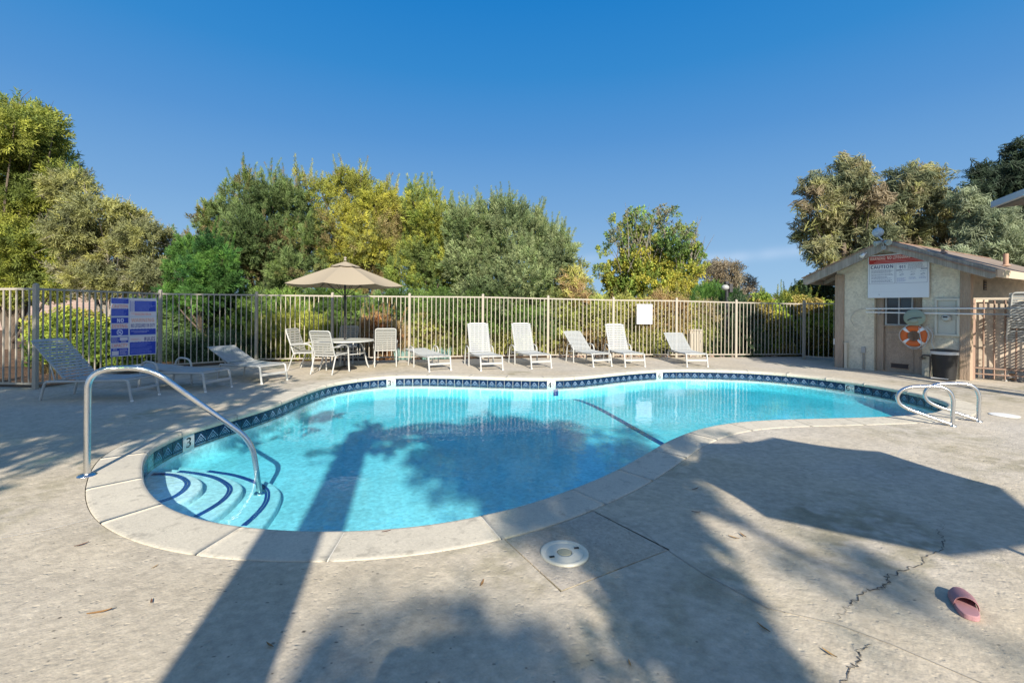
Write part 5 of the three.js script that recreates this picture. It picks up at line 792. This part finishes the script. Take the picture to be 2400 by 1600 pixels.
// distant hill and roofs under the horizon
{
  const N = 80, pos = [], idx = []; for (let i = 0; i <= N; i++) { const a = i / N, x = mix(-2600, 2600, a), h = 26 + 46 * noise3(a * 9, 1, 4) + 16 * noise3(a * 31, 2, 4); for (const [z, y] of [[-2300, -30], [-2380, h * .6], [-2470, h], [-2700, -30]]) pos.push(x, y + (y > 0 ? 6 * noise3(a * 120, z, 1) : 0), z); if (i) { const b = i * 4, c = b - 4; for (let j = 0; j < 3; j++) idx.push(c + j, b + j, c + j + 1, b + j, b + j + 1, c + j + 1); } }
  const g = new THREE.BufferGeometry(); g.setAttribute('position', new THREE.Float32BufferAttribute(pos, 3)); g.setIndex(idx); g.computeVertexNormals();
  const hl = part('distant_hills', g, std([.15, .19, .20], 1)); hl.userData.kind = 'structure';  // muted blue grey carries the distance haze in the colour
  [[1772, 708, 150, 9], [1808, 709, 160, 7], [1848, 708, 170, 8]].forEach(([x, y, d, w], i) => { const p = atDepth(x, y, d), t = thing('distant_house', ['distant pale house with red roof on the horizon, left of three', 'distant low white house on the horizon, middle of three', 'distant pale house half hidden by shrubs, nearest the hut of three'][i], 'house', V(p.x, p.y - 9, p.z)); part('wall', box(w, 9, 5, 0, 4.5, 0), std([.55, .52, .48], .8), t); const s = new THREE.Shape([[-w / 2 - .4, 9], [w / 2 + .4, 9], [0, 10.4]].map(([a, b]) => new THREE.Vector2(a, b))); part('roof', new THREE.ExtrudeGeometry(s, { depth: 6, bevelEnabled: false }).translate(0, 0, -3), std([.34, .2, .15], .9), t); });
}
// ---------------------------------------------------------------- what throws the long shadows: trees behind and beside the camera
function shadeTree(label, base, forkH, r0, targets, o) { // targets: [pixel x, y, level, height of the clump, radius, share]
  const t = thing('shade_tree', label, 'tree', base), B = base, R = rngOf(o.seed + 300);
  const blobs = targets.map(([x, y, lv, h, r, s]) => [shading(onLevel(x, y, lv), h), r, s ?? 1]), fork = V(o.lean ?? 0, forkH, 0);
  part('trunk', taper([V(0, -.1, 0), V(fork.x * .5, forkH * .5, 0), fork], r0, r0 * .72, 14), barkMat, t);
  part('limbs', blobs.filter((_, i) => i % 2 === 0).map(([c]) => { const e = c.clone().sub(B); return taper([fork.clone().add(V(0, -.15, 0)), fork.clone().lerp(e, .45).add(V((R() - .5) * .4, .25 + .3 * R(), (R() - .5) * .4)), e], r0 * .3, .03, 7); }), barkMat, t);
  foliage(t, 'crown', o.kind ?? 'broad', blobs, { colors: PAL.green, size: .4, dens: 260, gap: .3, up: .2, ...o });
  return t;
}
{
  const W = FLOOR;
  // the tree right behind the photographer: its trunk crosses the near coping, its crown lies on the water
  shadeTree('tall leaning tree behind the camera whose trunk shadow crosses the coping', V(-.15, 0, 2.6), 5.0, .235, [
    [1060, 1065, W, 8.0, .45, .6], [1110, 1060, W, 8.1, .6], [1190, 1075, W, 8.2, .7], [1275, 1065, W, 8.3, .65], [1350, 1050, W, 8.4, .55], [1425, 1040, W, 8.4, .42, .7], [1160, 1125, W, 7.7, .52], [1245, 1135, W, 7.7, .55], [1330, 1110, W, 7.8, .5, .8], [1215, 1165, W, 7.3, .28, .8], [1300, 1150, W, 7.5, .32, .8], [1200, 1030, W, 8.4, .5], [1480, 1030, W, 8.6, .3, .4], [855, 1050, W, 5.3, .24], [895, 1015, W, 5.5, .2, .7]], { seed: 71, gap: .31, dens: 300 });
  // the second tree: dark band over the skimmer pad and the near right deck
  shadeTree('second leaning tree behind the camera, shading the deck right of the skimmer', V(2.0, 0, 3.0), 3.6, .22, [
    [1420, 1115, 0, 5.2, .26], [1500, 1105, 0, 5.3, .3], [1570, 1095, 0, 5.4, .22, .6], [1440, 1170, 0, 5.0, .22], [1510, 1165, 0, 5.0, .28], [1580, 1165, 0, 5.1, .22, .6], [1440, 1225, 0, 4.7, .18], [1510, 1225, 0, 4.7, .24], [1480, 1275, 0, 4.6, .18], [1550, 1285, 0, 4.6, .2], [1490, 1075, 0, 5.6, .25, .5], [1545, 1330, 0, 4.2, .22, .9], [1580, 1400, 0, 4.0, .24, 1], [1640, 1500, 0, 3.9, .22, 1], [1670, 1590, 0, 3.9, .2, 1], [2000, 1400, 0, 8, .2, .25], [2180, 1440, 0, 8, .22, .25], [1860, 1520, 0, 7, .16, .3]], { seed: 72, gap: .28, dens: 520, size: .2 });
  // light dapple in the middle foreground
  shadeTree('thin leafy tree behind the camera giving light dapple in the foreground', V(1.3, 0, 9), 5.5, .09, (() => {
    const R = rngOf(173), L = []; // small clumps high up: soft round dapples, thicker towards the bottom of the picture
    for (let i = 0; i < 400 && L.length < 25; i++) { const x = 745 + 720 * R(), y = 1310 + 320 * R(), right = 960 + (y - 1300) * 1.75; if (x > right || R() > .15 + (y - 1335) / 260) continue; L.push([x, y, 0, 7.2 + 1.4 * R(), .035 + .045 * R() + (y > 1520 ? .02 : 0), .9]); }
    for (let i = 0; i < 9; i++) L.push([1070 + i * 52, 1395 + i * 24, 0, 5.6, .045, .9]);
    return L;
  })(), { limb: .009, seed: 73, gap: .2, dens: 260, size: .085, kind: 'narrow' });
  // the large tree on the left: it shades the left deck, three loungers and the fence
  const g = (X, Z, y) => V(X, y, -Z), L = [];
  const t = thing('shade_tree', 'broad dense tree beyond the left edge shading three loungers', 'tree', V(-7.2, 0, 3.2)), R = rngOf(74), blobs = [];
  for (let Z = 4.0; Z < 14; Z += .62) for (let X = -10.6; X < -3.0; X += .66) {
    const lim = Z < 5.2 ? -3.5 - .9 * (5.2 - Z) : Z < 7.4 ? -3.35 - .35 * Math.max(0, 6.6 - Z) : -4.3 - .36 * (Z - 7.4); if (X > lim + .25 * (R() - .5)) continue;
    const edge = X > lim - .8 || Z < 4.9 || R() < .16; if (R() < .25 || (X < -8.1 && Z > 8)) continue;
    const s = shading(g(X, Z, 0), 3.2 + .34 * (Z - 3) + R() * .8); blobs.push([s, .42 + .16 * R(), edge ? .45 : 1]);
  }
  const fork = V(0, 2.6, 0); part('trunk', taper([V(0, -.1, 0), V(.1, 1.3, 0), fork], .26, .2, 14), barkMat, t);
  part('limbs', blobs.filter((_, i) => i % 5 === 0).map(([c]) => { const e = c.clone().sub(t.position); return taper([fork, fork.clone().lerp(e, .5).add(V(0, .4, 0)), e], .03, .012, 6); }), barkMat, t);
  foliage(t, 'crown', 'broad', blobs, { colors: PAL.green, size: .42, dens: 190, gap: .32, up: .2, seed: 74, squash: .7 });
  // the tree beyond the right edge that keeps the hut front in shade
  const hb = []; const t2 = thing('shade_tree', 'leafy tree beyond the right edge keeping the hut front in shade', 'tree', V(9.3, 0, -4.6)), R2 = rngOf(75);
  for (let u = .1; u < 1.75; u += .42) for (let y = .15; y < 2.9; y += .5) { if (R2() < .06 || (u > 1.9 && y > 1.1 && y < 1.5)) continue; const p = hutAt(u, y, .1); hb.push([shading(p, p.y + 3.0 + .5 * R2()), .36 - .1 * (u > 1.2) + .08 * R2(), .46]); }
  for (const [x, y] of [[1850, 850], [1900, 850], [1950, 855], [1890, 842]]) { const p = onLevel(x, y); hb.push([shading(p, 3.6 + .6 * R2()), .42, 1]); }
  const f2 = V(0, 2.2, 0); part('trunk', taper([V(0, -.1, 0), V(.05, 1.2, 0), f2], .16, .12, 12), barkMat, t2);
  part('limbs', hb.filter((_, i) => i % 4 === 0).map(([c]) => { const e = c.clone().sub(t2.position); return taper([f2, f2.clone().lerp(e, .5).add(V(0, .3, 0)), e], .06, .02, 6); }), barkMat, t2);
  foliage(t2, 'crown', 'broad', hb, { colors: PAL.green, size: .34, dens: 520, gap: .2, up: .2, seed: 75 });
}
// the person behind the tripod, seen only by the shadow of head and shoulders
{
  const H = onLevel(945, 1496), top = shading(H, 1.72), P = V(top.x, 0, top.z), t = thing('person', 'person standing behind the camera in dark clothes, seen only as a shadow', 'person', P, 0);
  const J = [[[0, 1.56, 0], [0, 1.60, .02], .105, .10], [[0, 1.40, 0], [0, 1.52, 0], .06, .055], [[-.17, 1.36, 0], [.17, 1.36, 0], .075, .075], [[0, 1.30, 0], [0, .98, 0], .155, .145], [[-.08, .92, 0], [.08, .92, 0], .13, .13]];
  for (const s of [-1, 1]) J.push([[s * .2, 1.35, 0], [s * .27, 1.08, .05], .055, .045], [[s * .27, 1.08, .05], [s * .14, 1.18, -.22], .042, .032], [[s * .14, 1.18, -.22], [s * .10, 1.20, -.28], .035, .028], [[s * .10, .9, 0], [s * .12, .5, -.01], .085, .06], [[s * .12, .5, -.01], [s * .13, .08, .01], .058, .04], [[s * .13, .05, .02], [s * .15, .04, -.16], .045, .035]);
  const N = 64, mc = new MarchingCubes(N, new THREE.MeshStandardMaterial(), false, false, 120000), S = 1.0; mc.isolation = 0;
  const seg = J.map(([a, b, r, q]) => [V(...a), V(...b), r, q]);
  for (let z = 0; z < N; z++) for (let y = 0; y < N; y++) for (let x = 0; x < N; x++) {
    const p = V((x / N * 2 - 1) * S * .9, (y / N * 2 - 1) * S * .9 + .86, (z / N * 2 - 1) * S * .9); let d = 9;
    for (const [a, b, r, q] of seg) { const ab = b.clone().sub(a), u = clamp(p.clone().sub(a).dot(ab) / ab.lengthSq(), 0, 1), e = p.distanceTo(a.clone().addScaledVector(ab, u)) - mix(r, q, u), k = .05, h = clamp(.5 + .5 * (d - e) / k, 0, 1); d = mix(d, e, h) - k * h * (1 - h); }
    mc.field[x + y * N + z * N * N] = -d;
  }
  mc.update(); const g = new THREE.BufferGeometry(), n = mc.count;
  g.setAttribute('position', new THREE.BufferAttribute(mc.positionArray.slice(0, n * 3).map((v, i) => v * .9 + (i % 3 === 1 ? .86 : 0)), 3)); g.setAttribute('normal', new THREE.BufferAttribute(mc.normalArray.slice(0, n * 3), 3));
  part('body', g, std([.05, .055, .07], .9), t);
}
console.log('sprays', foliage.total);
renderer.render(scene, camera);
